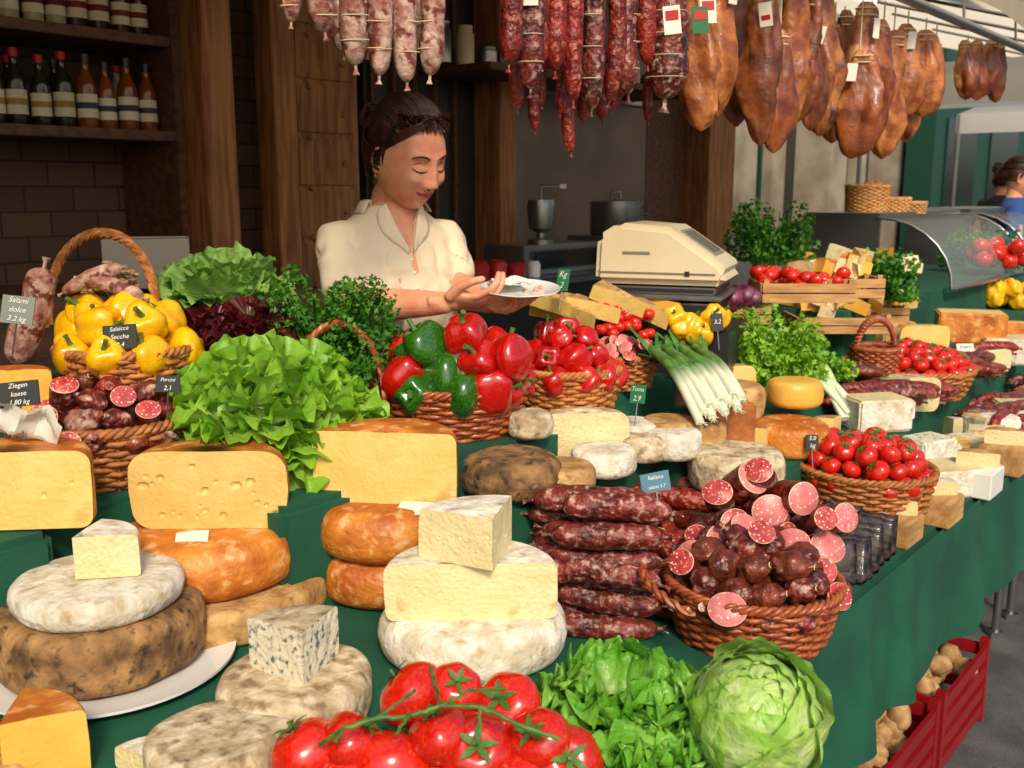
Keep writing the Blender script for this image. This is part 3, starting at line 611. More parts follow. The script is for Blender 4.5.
# ================================================================ BASKETS
p,k=B(750,632,.75); rb=84*k; hb=56*k; basket(p,rb,hb,1.22,mt=wickR,handle=None)
mb=MB(); pts=[]
for j in range(50):
    u=j/49*math.pi; pts.append((-rb*.9-.07*math.sin(u),-.05+.10*math.cos(u)-.02, hb+.008+.03*math.sin(u)))
hd=MB()
for ph in (0,3.1):
    hd.tube([(a+.004*math.cos(i*.7+ph),b,c+.004*math.sin(i*.7+ph)) for i,(a,b,c) in enumerate(pts)],.005,0,6)
hd.obj('basket_handle',[wickR],p)
def lump(p,s=1,m=None,nm='smoked_sausage'):
    mb=MB(); sd=U(0,9); mb.ball((0,0,0),(.030,.024,.021),0,14,lambda v:v*(1+.24*noise.noise(v*1.6+V(sd,0,0))+.10*noise.noise(v*5+V(sd,0,0)))*(1-.05*max(0,v.x)))
    mb.tube([(.022,0,0),(.030,0,.002),(.034,0,.003),(.044,.002,.005)],[.010,.005,.004,.008],0,8); mb.tube([(.033,.004*math.cos(q),.003+.004*math.sin(q)) for q in np.linspace(0,6.28,8)[:-1]],.0012,1,4,closed=True)
    mb.obj(nm,[m or salK,twine],p,(U(-.4,.4),U(-.6,.3),U(0,6)),sc=s)
for q in pile(rb*.95,.027,3,hb-.02):
    i=R.randrange(5)
    if q.y<.0 and R.random()<.7: lump(p+q,U(.9,1.25))
    elif R.random()<.55: cutat(p+q,i,U(1.1,1.3))
    else: lump(p+q,1.1,sal)
for px,py,i,s in ((768,510,3,1.3),(792,497,1,1.3),(742,485,1,1.3),(720,500,0,1.25),(725,525,0,1.35),(772,543,2,1.35),(817,553,1,1.45),(762,478,0,1.15),(700,532,4,1.2),(840,518,3,1.15),(812,522,4,1.2),(770,535,0,1.3)):
    cutat(PT(px,py,1.95+U(-.03,.03)),i,s,U(-.6,.6),U(.8,1.4))
for i in range(30):
    px,py=U(690,840),U(500,570); p2,k2=B(px,py,.75); a=U(-1,1); d=V(math.cos(a),math.sin(a),0)*.05; mb=MB(); saus(mb,-d,d,.023,.05,0,12,12); mb.obj('smoked_sausage',[R.choice([salK,sal,salR])],Z(p2,.02+U(0,.12)))
p,k=B(862,520,.75); rb=64*k; hb=54*k; basket(p,rb,hb,1.25,mt=wick)
for q in pile(rb*.95,.025,3,hb-.012): put('tomato',R.choice(TOM),p+q,(U(-.7,.7),U(-.7,.7),U(0,6)),sc=.026*U(.85,1.15))
for i in range(9):
    p2,k2=B(838+6*i%40,590-i*6+U(-3,3),.75); mb=MB(); G=[[(x*.045,.006*(1-abs(x)**3)*(1-abs(z)**3),.05+z*.045+.002*math.sin(x*7)) for x in np.linspace(-1,1,9)] for z in np.linspace(-1,1,9)]
    mb.grid(G,0); mb.grid([[(x,-y,z) for x,y,z in row] for row in G],0); mb.box((0,-.0065,.05),(.05,.001,.04),1)
    mb.obj('vacuum_pack',[mat('black_film',hx(34,30,30),hx(84,74,70),sc=40,ro=.2,bump=.9,bs=40),mat('pack_label',hx(80,76,70),ro=.4)],p2,(U(-.5,-.2),U(-.1,.1),AZ-U(.6,1.4)),merge=1e-5,ang=180)
p,k=B(452,428,1.05); rb=76*k; hb=46*k; basket(p,rb,hb,1.25,mt=wickR,handle=None)
i=0
for q in pile(rb*1.0,.044,2,hb):
    m=R.choice(PR) if (q.x>.05 or q.x<-.09 or i%4==0) else R.choice(PG); i+=1
    put('bell_pepper',m,p+q,(U(-1.6,1.6),U(-.8,.8),U(0,6)),sc=.044*U(.85,1.15))
for px,py,g in ((426,346,1),(445,378,1),(402,378,0),(466,338,0),(492,390,0),(480,362,0),(510,358,0)):
    put('bell_pepper',R.choice(PG if g else PR),PT(px,py,2.0),(U(-1.,.6),U(-.6,.6),U(0,6)),sc=.048)
p,k=B(566,410,1.05); rb=52*k; hb=42*k; basket(p,rb,hb,1.2,mt=wick)
for q in pile(rb,.032,3,hb-.01): put('bell_pepper',R.choice(PR),p+q,(U(-1.5,1.5),U(-.8,.8),U(0,6)),sc=.032*U(.85,1.15))
p,k=B(620,386,1.05); rb=34*k; hb=30*k; basket(p,rb,hb,1.2,mt=wick)
for q in pile(rb,.018,2,hb): cutat(p+q,R.randrange(5),.7)
p,k=B(274,466,1.05); rb=70*k; hb=46*k; basket(p,rb,hb,1.25,mt=wick)
curly('frilly_lettuce',Z(p,hb*.75),106*k,.80,frill,n=170,rl=.34,ruf=.085,lowz=-.3)
mb=MB()
for ph in (0,2.1,4.2):
    pts=[]
    for j in range(80):
        u=j/79*math.pi; w=u*14+ph; c=PT(338+46*math.cos(u),400-76*math.sin(u),1.98); pts.append(c+V(0,.004*math.cos(w),.004*math.sin(w)))
    mb.tube(pts,.0055,0,6)
mb.obj('basket_handle',[wickR])
p,k=B(112,474,1.055); rb=78*k; hb=56*k; basket(p,rb,hb,1.22,mt=wick)
for q in pile(rb*.97,.024,3,hb-.014):
    if R.random()<.3: cutat(p+q,R.choice([0,2]),.95)
    else: lump(p+q,U(.9,1.1),R.choice([salR,sal,salK,salW]),'dried_sausage')
p,k=B(132,392,1.183); rb=66*k; hb=44*k; basket(p,rb,hb,1.15,mt=wick,handle=None)
for q in pile(rb,.038,2,hb): put('bell_pepper',R.choice(PY),p+q,(U(-1.6,1.),U(-.8,.8),U(0,6)),sc=.038*U(.9,1.1))
for px,py in ((88,315),(106,338),(148,338),(166,362),(126,312),(76,330),(140,315),(178,368)): put('bell_pepper',R.choice(PY),PT(px,py,1.86),(U(-1.,.6),U(-.6,.6),U(0,6)),sc=.040)
mb=MB()
for ph in (0,2.1,4.2):
    pts=[]
    for j in range(90):
        u=j/89*math.pi; w=u*16+ph; c=PT(102+54*math.cos(u),325-92*math.sin(u)**.8,2.0); pts.append(c+V(.003*math.cos(w),.004*math.cos(w),.005*math.sin(w)))
    mb.tube(pts,.0065,0,6)
mb.obj('basket_handle',[wick])
for px,py,a in ((38,300,1.3),(92,280,.4),(112,288,-.3),(26,335,1.2)):
    mb=MB(); d=V(math.cos(a)*.06,.0,math.sin(a)*.06); saus(mb,-d,d,.028 if a>1 else .014,.05,0,14,14); mb.obj('salami',[salW,twine],PT(px,py,1.82))
mb=MB()
for i in range(160):
    q=U(0,6.3); r_=U(0,.05); mb.ball((r_*math.cos(q),r_*math.sin(q)*.8,U(0,.05)+.03*(1-r_/.05)),(.009,.007,.005),0,4)
mb.obj('dried_mushrooms',[mat('mushroom',hx(120,84,48),hx(180,140,92),sc=60,ro=.8)],PT(112,300,1.95))
p,k=B(208,372,1.183); curly('red_lettuce',Z(p,.02),64*k,.9,redl,n=90,rl=.36,ruf=.09)
curly('red_lettuce',PT(250,348,2.02),.115,.8,redl,n=90,rl=.36,ruf=.09)
curly('savoy_cabbage',PT(226,312,2.15),.145,.8,savoy,n=80,rl=.42,ruf=.06)
curly('savoy_cabbage',PT(194,304,2.25),.10,.8,savoy,n=60,rl=.42,ruf=.06)
clump('parsley_bunch',PT(332,378,2.06),.145,.12,.20,pars,6500,.0098)
# foreground lettuce + cabbage
p,k=B(624,752,.86); dome('butter_lettuce',p,98*k,.98,butter,n=60,ruf=.014,fr=3.6,wl=.52,ll=.66,curl=.9,inner=.42)
dome('butter_lettuce',p+V(.03,-.06,-.02),70*k,.8,butter,n=30,ruf=.013,fr=3.6,wl=.58,ll=.7,curl=.9)
p,k=B(752,760,.88); cabbage('green_cabbage',Z(p,.055),62*k,cabb,(.55,-.35,.3))
# foreground vine tomatoes
for px,py,s in ((306,752,.041),(352,742,.036),(412,694,.044),(390,768,.047),(477,752,.044),(508,706,.041),(565,762,.042),(455,690,.034),(440,735,.036),(540,740,.036),(350,775,.04),(520,775,.04),(430,790,.04),(300,800,.04),(470,800,.04),(560,800,.04)):
    t=1.12 if py>730 else 1.18; put('tomato',R.choice(TOM),PT(px,py,t),(U(-.9,-.1),U(-.5,.5),U(0,6)),sc=(s*U(.95,1.05),s,s*U(.9,1.05)))
mb=MB()
def vine(pp,r=.0035):
    q=[PT(*a) for a in pp]; pts=[]
    for i in range(len(q)-1):
        for j in range(6): pts.append(q[i].lerp(q[i+1],j/6)+V(U(-1,1),U(-1,1),U(-1,1))*.0012)
    pts.append(q[-1]); mb.tube(pts,[r*U(.8,1.25) for _ in pts],0,7)
vine([(320,745,1.07),(345,728,1.055),(375,719,1.06),(410,716,1.065),(440,706,1.07),(475,706,1.065),(500,715,1.07),(530,730,1.06),(560,740,1.06)],.0026)
for a in ([(375,719,1.06),(395,705,1.07),(415,690,1.1)],[(440,706,1.07),(470,690,1.09),(505,688,1.12)],[(410,714,1.06),(395,735,1.03)],[(480,708,1.06),(480,735,1.05)],[(345,728,1.055),(335,742,1.05)],[(440,706,1.07),(435,680,1.12),(430,668,1.14)]): vine(a,.0020)
mb.obj('tomato_vine',[stemG])
# ================================================================ leeks, celery
mb=MB()
for i in range(11):
    a=PT(700+i*4.2,422-(i%3)*8-i*1.5,2.2+.01*(i%3)); b=PT(650+i*5,348+(i%3)*5,2.5); dd=(b-a); pts=[a+dd*u+V(0,0,.025*math.sin(math.pi*u)) for u in np.linspace(0,1,8)]
    mb.tube(pts,[.010,.0115,.011,.011,.011,.012,.013,.011],0,10,a=[.05,.1,.2,.45,.6,.8,.95,1])
    for q in range(8):
        w=V(U(-1,1),U(-1,1),U(-.6,.6))*.012; mb.tube([a,a-dd.normalized()*.015+w],[.0012,.0006],0,4,a=[.01,.01])
    for q in range(5):
        e=dd.cross(V(0,0,1)).normalized(); c=b-dd*.15+e*U(-.012,.012); w=dd.normalized()*U(.07,.13)+V(U(-.04,.04),0,U(-.03,.03)); mb.grid([[c+w*u-e*.010*(1-u*.7)+V(0,0,.004),c+w*u,c+w*u+e*.010*(1-u*.7)+V(0,0,.004)] for u in (0,.35,.7,1)],0,a=[1]*12)
mb.obj('leek_bunch',[leek],ang=80)
mb=MB()
for i in range(12):
    a=PT(858-i*1.5,424-(i%4)*5,2.75+.02*(i%3)); b=PT(780+(i%6)*6,368-(i%3)*5-i,3.0); dd=b-a; pts=[a+dd*u+V(U(-1,1)*.003,0,.03*math.sin(math.pi*u)) for u in np.linspace(0,1,8)]
    mb.tube(pts,[.014,.013,.012,.011,.010,.009,.008,.006],0,8,flat=.7,a=[.05,.15,.3,.5,.7,.8,1,1])
mb.obj('celery_stalks',[celS],ang=80)
clump('celery_leaves',PT(775,385,2.9),.14,.12,.20,celL,2800,.014)
# ================================================================ far displays
def crate(px,py,wpx,hh=.06,m=woodL,ratio=.7):
    p,k=B(px,py); w=wpx*k; d=w*ratio; mb=MB()
    for s in (-1,1):
        for j in range(2): mb.box((0,s*d/2,hh*(.25+.5*j)),(w,.008,hh*.42)); mb.box((s*w/2,0,hh*(.25+.5*j)),(.008,d-.01,hh*.42))
    mb.box((0,0,.004),(w-.01,d-.01,.006))
    for sx in (-1,1):
        for sy in (-1,1): mb.box((sx*(w/2-.012),sy*(d/2-.012),hh/2+.004),(.014,.014,hh+.01))
    mb.obj('wooden_crate',[m],p,(0,0,AZ-.9)); return p,w,d,k
for px,py,wp,kind in ((612,345,90,'mix'),(690,340,70,'yp'),(735,322,60,'rad'),(835,330,90,'ch'),(800,300,90,'tom'),(840,296,70,'ch'),(700,362,60,'ch'),(870,325,60,'ch')):
    p,w,d,k=crate(px,py,wp)
    for i in range(30):
        q=p+V(U(-.45,.45)*w,U(-.45,.45)*d,.05+U(0,.035))
        if kind=='yp': put('bell_pepper',R.choice(PY),q,(U(-1,1),U(-1,1),U(0,6)),sc=.032)
        elif kind=='tom' or (kind=='mix' and i%2): put('tomato',R.choice(TOM2),q,(U(-1,1),0,0),sc=.022)
        elif kind in('ch','mix'):
            if i%2==0: sector('cheese_wedge',q,U(.06,.09),U(.03,.05),U(30,60),U(-1,1),R.choice([rindT,rindO,rindW]),R.choice([paste,paste2,pasteY]),b=.004,tilt=(U(-.3,.3),U(-.3,.3)))
        elif kind=='rad' and i%2: mb=MB(); mb.ball((0,0,0),(.04,.04,.035),0,10,lambda v:v*(1+.12*noise.noise(v*3+q))); mb.obj('radicchio',[mat('radicchio_leaf',hx(70,16,40),hx(120,60,90),sc=40,ro=.4)],q)
for i in range(8):
    px_=(675,688,702,716,680,696,712,690)[i]; put('bell_pepper',R.choice(PY),PT(px_,318+(i%3)*8,2.62),(U(-1,1),U(-1,1),U(0,6)),sc=.034)
for i in range(10):
    p=PT(570+i*12,318+(i%3)*6,2.6+(i%2)*.1); sector('cheese_wedge',p,.15,.04,26,U(.5,1.1),rindT,pasteY if i%2 else paste,b=.005,tilt=(U(.1,.4),U(-.2,.2)))
for i in range(22): put('tomato',R.choice(TOM2),PT(U(600,650),U(304,335),2.62),(0,0,0),sc=.018)
for i in range(44):
    px=U(765,905); py=U(262,318); p=PT(px,py,3.9); sector('cheese_wedge',p,U(.08,.13),U(.04,.06),U(25,60),U(-1.2,1),R.choice([rindT,rindO,rindW]),R.choice([paste,paste2,pasteY,paste2]),b=.005,tilt=(U(-.3,.3),U(-.3,.3)))
for i in range(30): put('tomato',R.choice(TOM2),PT(U(788,850),U(268,300),3.78),(0,0,0),sc=.026)
mb=MB(); dn(mb,1.9,4.6,.66,1.3,.9,1.13,0); mb.obj('display_riser',[cloth])
clump('herb_pot',PT(772,262,3.9),.17,.15,.22,pars,1800,.018); clump('herb_pot',PT(888,300,3.7),.13,.12,.17,pars,1200,.018); clump('herb_pot',PT(838,380,3.0),.06,.06,.07,celL,600,.012)
p,k=B(905,392); basket(p,62*k,26*k,1.2,mt=wick)
for q in pile(60*k,.024,2,26*k): put('tomato',R.choice(TOM),p+q,(U(-.7,.7),U(-.7,.7),U(0,6)),sc=.025)
p,k=B(872,392); basket(p,22*k,30*k,1.2,mt=wickR,handle=.3,hh=1.3)
for i in range(36):
    p,k=B(U(850,990),U(402,424)); a=U(-.3,.6); d=V(math.cos(a),math.sin(a),0)*U(.08,.14); mb=MB(); saus(mb,-d,d,.018,.06,0,12,12); mb.obj('salami',[R.choice([sal,salK,salR])],Z(p,.02+U(0,.06)))
for i in range(30):
    p,k=B(U(975,1040),U(395,440)); a=U(-.3,.9); d=V(math.cos(a),math.sin(a),0)*U(.06,.11); mb=MB(); saus(mb,-d,d,.02,.06,0,12,12); mb.obj('salami',[R.choice([sal,salK,salR])],Z(p,.02+U(0,.06)))
for px,py,m in ((935,520,woodL),(975,492,white),(1003,470,woodL),(895,540,woodL)):
    p,k=B(px,py,.75); block('cheese_box',p,46*k,40*k,26*k,AZ,m,bev=.003); sector('cheese_wedge',Z(p,26*k),20*k,14*k,170,U(-.5,.5),R.choice([rindT,rindW]),paste2,b=.003)
for i in range(16):
    px=U(880,1010); py=520-(px-880)*.45-U(18,50); mid(R.choice('bsw'),px,py,U(30,46),U(14,24),U(-.6,.6),R.choice([rindW,rindG,rindT,rindW]),R.choice([paste2,paste]),U(60,170))
for px,py in ((978,300),(1012,300),(1000,262)):
    t=5.0; p=PT(px,py,t)
    for i in range(14): put('melon' if py>280 else 'tomato',TOM2[0] if py<280 else PY[0],p+V(U(-.14,.14),U(-.1,.1),U(0,.08)),(U(-1,1),0,0),sc=.045)
mb=MB(); dn(mb,3.9,6.6,.55,1.2,.9,1.12,0); mb.obj('display_riser',[cloth])
clump('greens_bunch',PT(985,268,5.2),.25,.15,.18,pars,1200,.02)
gc=empty('glass_display_counter')
for d0,d1 in ((3.0,4.2),(4.4,5.5)):
    mb=MB(); G=[]
    for i in range(8):
        u=i/7*math.pi/2; G.append([tuple(W(d,.62+.34*(1-math.cos(u)),1.13+.3*math.sin(u))) for d in (d0,d1)])
    mb.grid(G,0); dn(mb,d0,d1,.95,1.3,1.43,1.45,1); dn(mb,d0,d0+.02,.95,1.3,1.12,1.43,1)
    mb.tube([W(d0,.62,1.13),W(d1,.62,1.13)],.012,1,8); mb.tube([W(d0,.97,1.43),W(d1,.97,1.43)],.012,1,8)
    for d in (d0,d1): mb.tube([W(d,.62+.34*(1-math.cos(u)),1.13+.3*math.sin(u)) for u in np.linspace(0,1.57,8)],.008,1,6)
    mb.obj('curved_glass',[glassM,steel],par=gc,ang=80)
wb=mat('wicker_pale',hx(176,122,66),hx(206,156,96),sc=60,ro=.6)
for px,w_,h_ in ((866,.10,.13),(893,.075,.07),(912,.06,.05)):
    basket(PT(px,214,4.9),w_,h_,1.1,mt=wb)
for i in range(12): lump(PT(U(855,880),U(184,196),4.9),1.2,mat('bread',hx(176,108,48),hx(214,158,90),sc=12,ro=.7),'bread_roll')
# ================================================================ weighing scale
p=PT(665,292,2.85); mb=MB()
pr=[(-.16,.03),(.17,.03),(.18,.06),(.165,.085),(.03,.175),(-.10,.185),(-.155,.15)]
n=len(pr); mb.add([(x,-.13,z) for x,z in pr]+[(x,.13,z) for x,z in pr],[tuple(range(n)),tuple(reversed(range(n,2*n)))]+[(i,n+i,n+(i+1)%n,(i+1)%n) for i in range(n)],0)
o=mb.obj('weighing_scale',[cream],p,(0,0,-.35),bevel=.016,ang=50,sc=1.08)
mb=MB(); mb.box((0,0,0),(.11,.14,.004),0); mb.box((0,0,.003),(.09,.11,.003),1); mb.obj('display_window',[mat('grey_trim',hx(120,118,108),ro=.4,rnd=0),mat('lcd',hx(78,84,70),ro=.1,rnd=0)],(.095,0,.134),(0,.587,0),par=o)
mb=MB(); mb.box((0,-.1318,.06),(.3,.002,.004),0); mb.box((-.05,-.1318,.11),(.07,.002,.006),1); mb.box((.08,-.1318,.06),(.012,.003,.012),2); mb.obj('trim',[MC['grey_trim'],MC['grey_trim'],dark],(0,0,0),par=o)
mb=MB(); mb.box((0,0,.0),(.34,.28,.012),0); mb.box((0,0,-.045),(.3,.24,.06),1); mb.box((0,0,.016),(.30,.24,.018),1); mb.obj('platter',[steel,dark],(0,0,.0),par=o,bevel=.004)
mb=MB(); mb.box((0,0,0),(.42,.36,.14),0); mb.obj('scale_stand',[dark],p+V(0,0,-.15),(0,0,-.35),bevel=.006)
mb=MB(); mb.box((0,0,-.05),(.36,.3,1.02)); mb.obj('stand_cabinet',[woodD],V(p.x,p.y,.62),(0,0,-.35),bevel=.006)
# ================================================================ signs
def sign(px,py,t,w,h,lines,rx=-.25,rz=0,m=None,ink=None):
    mb=MB(); mb.box((0,0,0),(w,.004,h),0); M0=Matrix.Translation((0,-.0035,0))@Matrix.Rotation(math.pi/2,4,'X')
    for i,l in enumerate(lines): text_into(mb,l,min(h/len(lines)*.8,w/len(l)*1.5),M0@Matrix.Translation((0,h*(.5-(i+.5)/len(lines)),0))@Matrix.Rotation(U(-.08,.08),4,'Z'),1)
    mb.tube([(0,.001,-h/2),(0,.001,-h/2-.05)],.0015,2,5)
    mb.obj('price_sign',[m or board,ink or chalk,steel],PT(px,py,t),(rx,U(-.12,.12),rz),smooth=False)
gsn=mat('sign_green',hx(40,120,80),ro=.5,rnd=0)
sign(120,337,1.72,.056,.042,['Salsicce','Secche','2.4'],rz=.1); sign(19,394,1.5,.058,.038,['Ziegen','kaese','1,80 kg'],rz=.15); sign(18,310,1.6,.05,.045,['Salami','dolce','3.2 kg'],rz=.1,m=mat('sign_grey',hx(110,118,108),ro=.5,rnd=0)); sign(168,384,1.70,.04,.028,['Porcini','2,1'],rz=.1)
sign(856,444,2.5,.05,.045,['Brie','fermier'],rz=-.1); sign(655,482,1.88,.062,.036,['Italiano','salami 5.7'],rz=.4,m=mat('sign_blue',hx(80,124,144),ro=.5,rnd=0)); sign(812,442,2.4,.03,.035,['5.0','kg']); sign(717,322,2.58,.03,.045,['3,2']); sign(638,394,2.15,.036,.04,['Toma','2,9'],rz=-.7,m=gsn); sign(563,280,2.5,.035,.055,['Kg','2'],rz=-.7,m=gsn); sign(965,350,3.5,.06,.045,['Fresco','2.0'],m=paper,ink=dark)
mb=MB(); mb.M=Matrix.Rotation(.2,4,'Z'); G=[[(x,.03*noise.noise(V(x*30,z*30,0)),z+.02*noise.noise(V(x*20,5,0))) for x in np.linspace(-.05,.05,14)] for z in np.linspace(-.03,.03,10)]; mb.grid(G); mb.obj('paper_bag',[mat('bag_paper',hx(206,202,190),ro=.6,rnd=0)],PT(28,424,1.5),(.4,.5,0),ang=20)
mb=MB(); mb.box((0,0,.06),(.2,.15,.12)); mb.box((0,0,.121),(.19,.03,.003),1); mb.obj('cardboard_box',[mat('cardboard_white',hx(170,160,144),ro=.8),paper],PT(150,286,2.5),(0,0,.3),bevel=.003)
mb=MB(); mb.box((0,0,-.55),(.9,.4,1.1)); mb.obj('side_cabinet',[woodD],PT(150,292,2.55)+V(-.1,.1,0),(0,0,.3),bevel=.004)
# ================================================================ under table crates
for sd in range(2):
    mm=MB(); mm.ball((0,0,0),(.04,.03,.028),0,10,lambda v:v*(1+.15*noise.noise(v*1.5+V(sd*5,0,0)))); PM=mm.mesh('potato',[mat('potato_skin',hx(140,104,62),hx(186,148,98),sc=30,ro=.8,bump=.4)])
for d in (.78,1.25,):
    p=W(d,.15,.0); mb=MB()
    for z in (.04,.1,.16,.22): 
        for s in (-1,1): mb.box((0,s*.15,z),(.42,.012,.035)); mb.box((s*.21,0,z),(.012,.30,.035))
    mb.box((0,0,.012),(.41,.29,.012))
    for a in (-1,1):
        for b in (-1,1): mb.box((a*.205,b*.146,.13),(.025,.025,.26))
    mb.obj('red_crate',[mat('red_plastic',hx(140,18,26),ro=.35)],p,(0,0,AZ))
    for i in range(40): put('potato',PM,p+D*U(-.17,.17)+N*U(-.11,.11)+V(0,0,.17+U(0,.08)),(U(0,6),U(0,6),U(0,6)))
# ================================================================ background street
fac=empty('stone_building'); stone=mat('stone_grey',hx(130,118,102),hx(158,146,128),sc=3,ro=.85,bump=.4,bs=20,rnd=0)
nF=4.6; mb=MB(); dn(mb,3,45,nF,nF+.4,3.6,11,0)
d=3.2
while d<44:
    dn(mb,d,d+.55,nF-.12,nF+.4,.0,3.6,0); dn(mb,d-.06,d+.61,nF-.18,nF-.121,0,.35,0); dn(mb,d-.06,d+.61,nF-.18,nF-.121,3.3,3.597,0); dn(mb,d+1.15,d+1.5,nF-.02,nF+.4,0,3.6,0); d+=2.6
mb.obj('walls',[stone],par=fac,bevel=.01)
mb=MB(); dn(mb,3,45,nF+.36,nF+.44,.3,3.6,0)
mb.obj('shop_windows',[mat('shop_glass',hx(30,36,38),ro=.08,rnd=0)],par=fac)
mb=MB(); d=3.75
while d<44: dn(mb,d+.03,d+.58,nF+.1,nF+.14,0,.8,0); dn(mb,d+.03,d+.08,nF+.1,nF+.15,.8,3.6,0); dn(mb,d+.53,d+.58,nF+.1,nF+.15,.8,3.6,0); dn(mb,d+.1,d+.5,nF+.1,nF+.15,2.4,2.46,0); d+=2.6
mb.obj('door_frames',[mat('green_paint',hx(20,64,50),ro=.5,rnd=0)],par=fac)
gs=MB(); dn(gs,13.5,19,nF-.6,nF-.2,0,3.4,0); dn(gs,14,15.5,nF-.63,nF-.601,.6,2.6,1); dn(gs,16.3,18,nF-.63,nF-.601,.6,2.6,1); dn(gs,13.4,19.1,nF-.7,nF-.601,3.0,3.5,0); gs.obj('green_kiosk',[MC['green_paint'],MC['shop_glass']],bevel=.01)
for d,n in ((7.6,1.9),(11.5,1.2),(15,1.2)):
    mb=MB(); c=lambda a,b,z:tuple(W(d+a,n+b,z))
    mb.grid([[c(-1.5,-1.5,2.35),c(-1.5,1.5,2.35)],[c(0,-1.5,2.62),c(0,1.5,2.62)],[c(1.5,-1.5,2.35),c(1.5,1.5,2.35)]],0)
    mb.grid([[c(-1.5,-1.5,2.15),c(-1.5,-1.5,2.35)],[c(1.5,-1.5,2.15),c(1.5,-1.5,2.35)]],0); mb.grid([[c(-1.5,-1.5,2.15),c(-1.5,-1.5,2.35)],[c(-1.5,1.5,2.15),c(-1.5,1.5,2.35)]],0)
    for a in (-1.48,1.48):
        for b in (-1.48,1.48): mb.tube([c(a,b,0),c(a,b,2.35)],.025,1,8)
    mb.obj('white_canopy_tent',[mat('white_canvas',hx(234,234,230),ro=.9,tl=.7,rnd=0),steel],ang=30)
    mb=MB(); dn(mb,d-1.2,d+1.2,n-.9,n-.2,0,.85,0); mb.obj('market_table',[cloth],bevel=.01)
# ================================================================ PEOPLE
skinM=mat('skin',hx(212,144,110),hx(226,162,128),sc=24,ro=.5,sss=.2,bump=.3,bs=240,rnd=0,c3=hx(204,112,90),sc3=16,lo3=.54,hi3=.8)
hairM=mat('hair',hx(30,16,12),hx(72,38,26),sc=60,ro=.42,rnd=0,stretch=(1,1,.3))
lipM=mat('lips',hx(176,78,72),ro=.35,rnd=0,sss=.1)
shirtM=mat('polo_cotton',hx(222,204,170),hx(230,214,184),sc=4,ro=.85,bump=.3,bs=500,rnd=0,bump2=.5,bs2=14)
g2=lambda x,z,x0,z0,sx,sz: math.exp(-((x-x0)/sx)**2-((z-z0)/sz)**2)
def head_mesh(nu=110,nv=84):
    mb=MB(); G=[]
    for i in range(nv+1):
        la=-math.pi/2+math.pi*i/nv; row=[]
        for j in range(nu):
            q=2*math.pi*j/nu+math.pi/2; p=V(math.cos(la)*math.cos(q),math.cos(la)*math.sin(q),math.sin(la))
            x,y,z=p.x*.077,p.y*.096,p.z*.116
            dn_=max(0,-p.z)
            x*=1-.22*dn_**1.6
            if y<0: y*=1-.45*dn_**1.2
            else: y*=.93
            if p.z<-.2 and y>0: y+=.008*dn_
            if y>0:
                ax=abs(x); f=min(1,y/.03); dy=0; zz=z; zl=z-ax*ax*13
                if -.052<zz<.03:
                    u=(.03-zz)/.068; amp=.003+.019*max(0,min(1,u))**1.3; amp*=1/(1+math.exp(-(zz+.043)/.0025)); dy+=amp*math.exp(-(ax/(.0085+.005*max(0,u)))**2)
                dy+=.008*g2(ax,zz,.0135,-.038,.0065,.006)
                dy-=.0115*g2(ax,zz,.030,.004,.017,.011); dy+=.0085*g2(ax,zz,.031,.001,.0125,.0075)
                dy+=.005*g2(ax,zz,.028,.026,.02,.007)
                dy+=.0065*g2(ax,zl,.0,-.0585,.020,.0042); dy+=.0078*g2(ax,zl,0,-.069,.017,.0045); dy-=.0055*g2(ax,zl,0,-.0635,.027,.0018); dy-=.003*g2(ax,zz,0,-.080,.014,.004)
                dy+=.008*g2(ax,zz,0,-.097,.017,.013); dy+=.011*g2(ax,zz,.043,-.026,.017,.017); dy-=.003*g2(ax,zz,.031,-.052,.005,.012)
                y+=dy*f
            row.append((x,y,z))
        G.append(row)
    mb.grid(G,0,wv=True); nF_=len(mb.f)
    for fi in range(nF_):
        c=np.mean([mb.v[i] for i in mb.f[fi]],axis=0)
        if c[1]>.05 and (c[0]/.0265)**2+((c[2]-c[0]**2*13+.0635)/(.0080*(1-.3*abs(c[0])/.0265)))**2<1: mb.m[fi]=1
    base=mb.v[:nu*(nv+1)]
    def fy(x,z):
        b=None;bd=9
        for a in base:
            if a[1]>0:
                dd=(a[0]-x)**2+(a[2]-z)**2
                if dd<bd: bd=dd;b=a
        return b[1]
    mb.tube([(x,fy(x,-.0635+x*x*13)+.0004,-.0635+x*x*13) for x in np.linspace(-.026,.026,11)],[.0003]+[.0008]*9+[.0003],3,5)
    for s in (-1,1):
        mb.tube([(s*x,fy(s*x,z)+.0008,z) for x,z in ((.015,-.003),(.022,-.0068),(.030,-.0085),(.038,-.0065),(.047,-.000))],[.0006,.0015,.0020,.0018,.0006],2,6)
        mb.tube([(s*x,fy(s*x,z)+.0002,z) for x,z in ((.018,.006),(.024,.0095),(.031,.0105),(.039,.008),(.045,.003))],[.0003,.0009,.0011,.0009,.0003],3,6)
        mb.tube([(s*x,fy(s*x,z)+.0002,z) for x,z in ((.013,.0215),(.022,.0255),(.033,.027),(.042,.0235),(.049,.018))],[.0010,.0022,.0022,.0016,.0006],2,6,flat=1.2)
        mb.ball((s*.008,fy(s*.008,-.044)-.0015,-.0445),(.0028,.003,.0018),2,5)
        mb.M=Matrix.Translation((s*.076,-.008,-.010))@Matrix.Rotation(s*.35,4,'Z'); mb.ball((0,0,0),(.006,.016,.029),0,12,lambda v:v*(1-.35*math.exp(-((v.y-.1)**2+v.z**2)/.15)*(abs(v.x)>.3))); mb.tube([(s*.004,.011*math.cos(q),.004+.024*math.sin(q)) for q in np.linspace(-.8,3.6,14)],.0032,0,6); mb.M=Matrix()
        mb.ball((s*.082,-.002,-.042),.0028,4,6)
    return mb
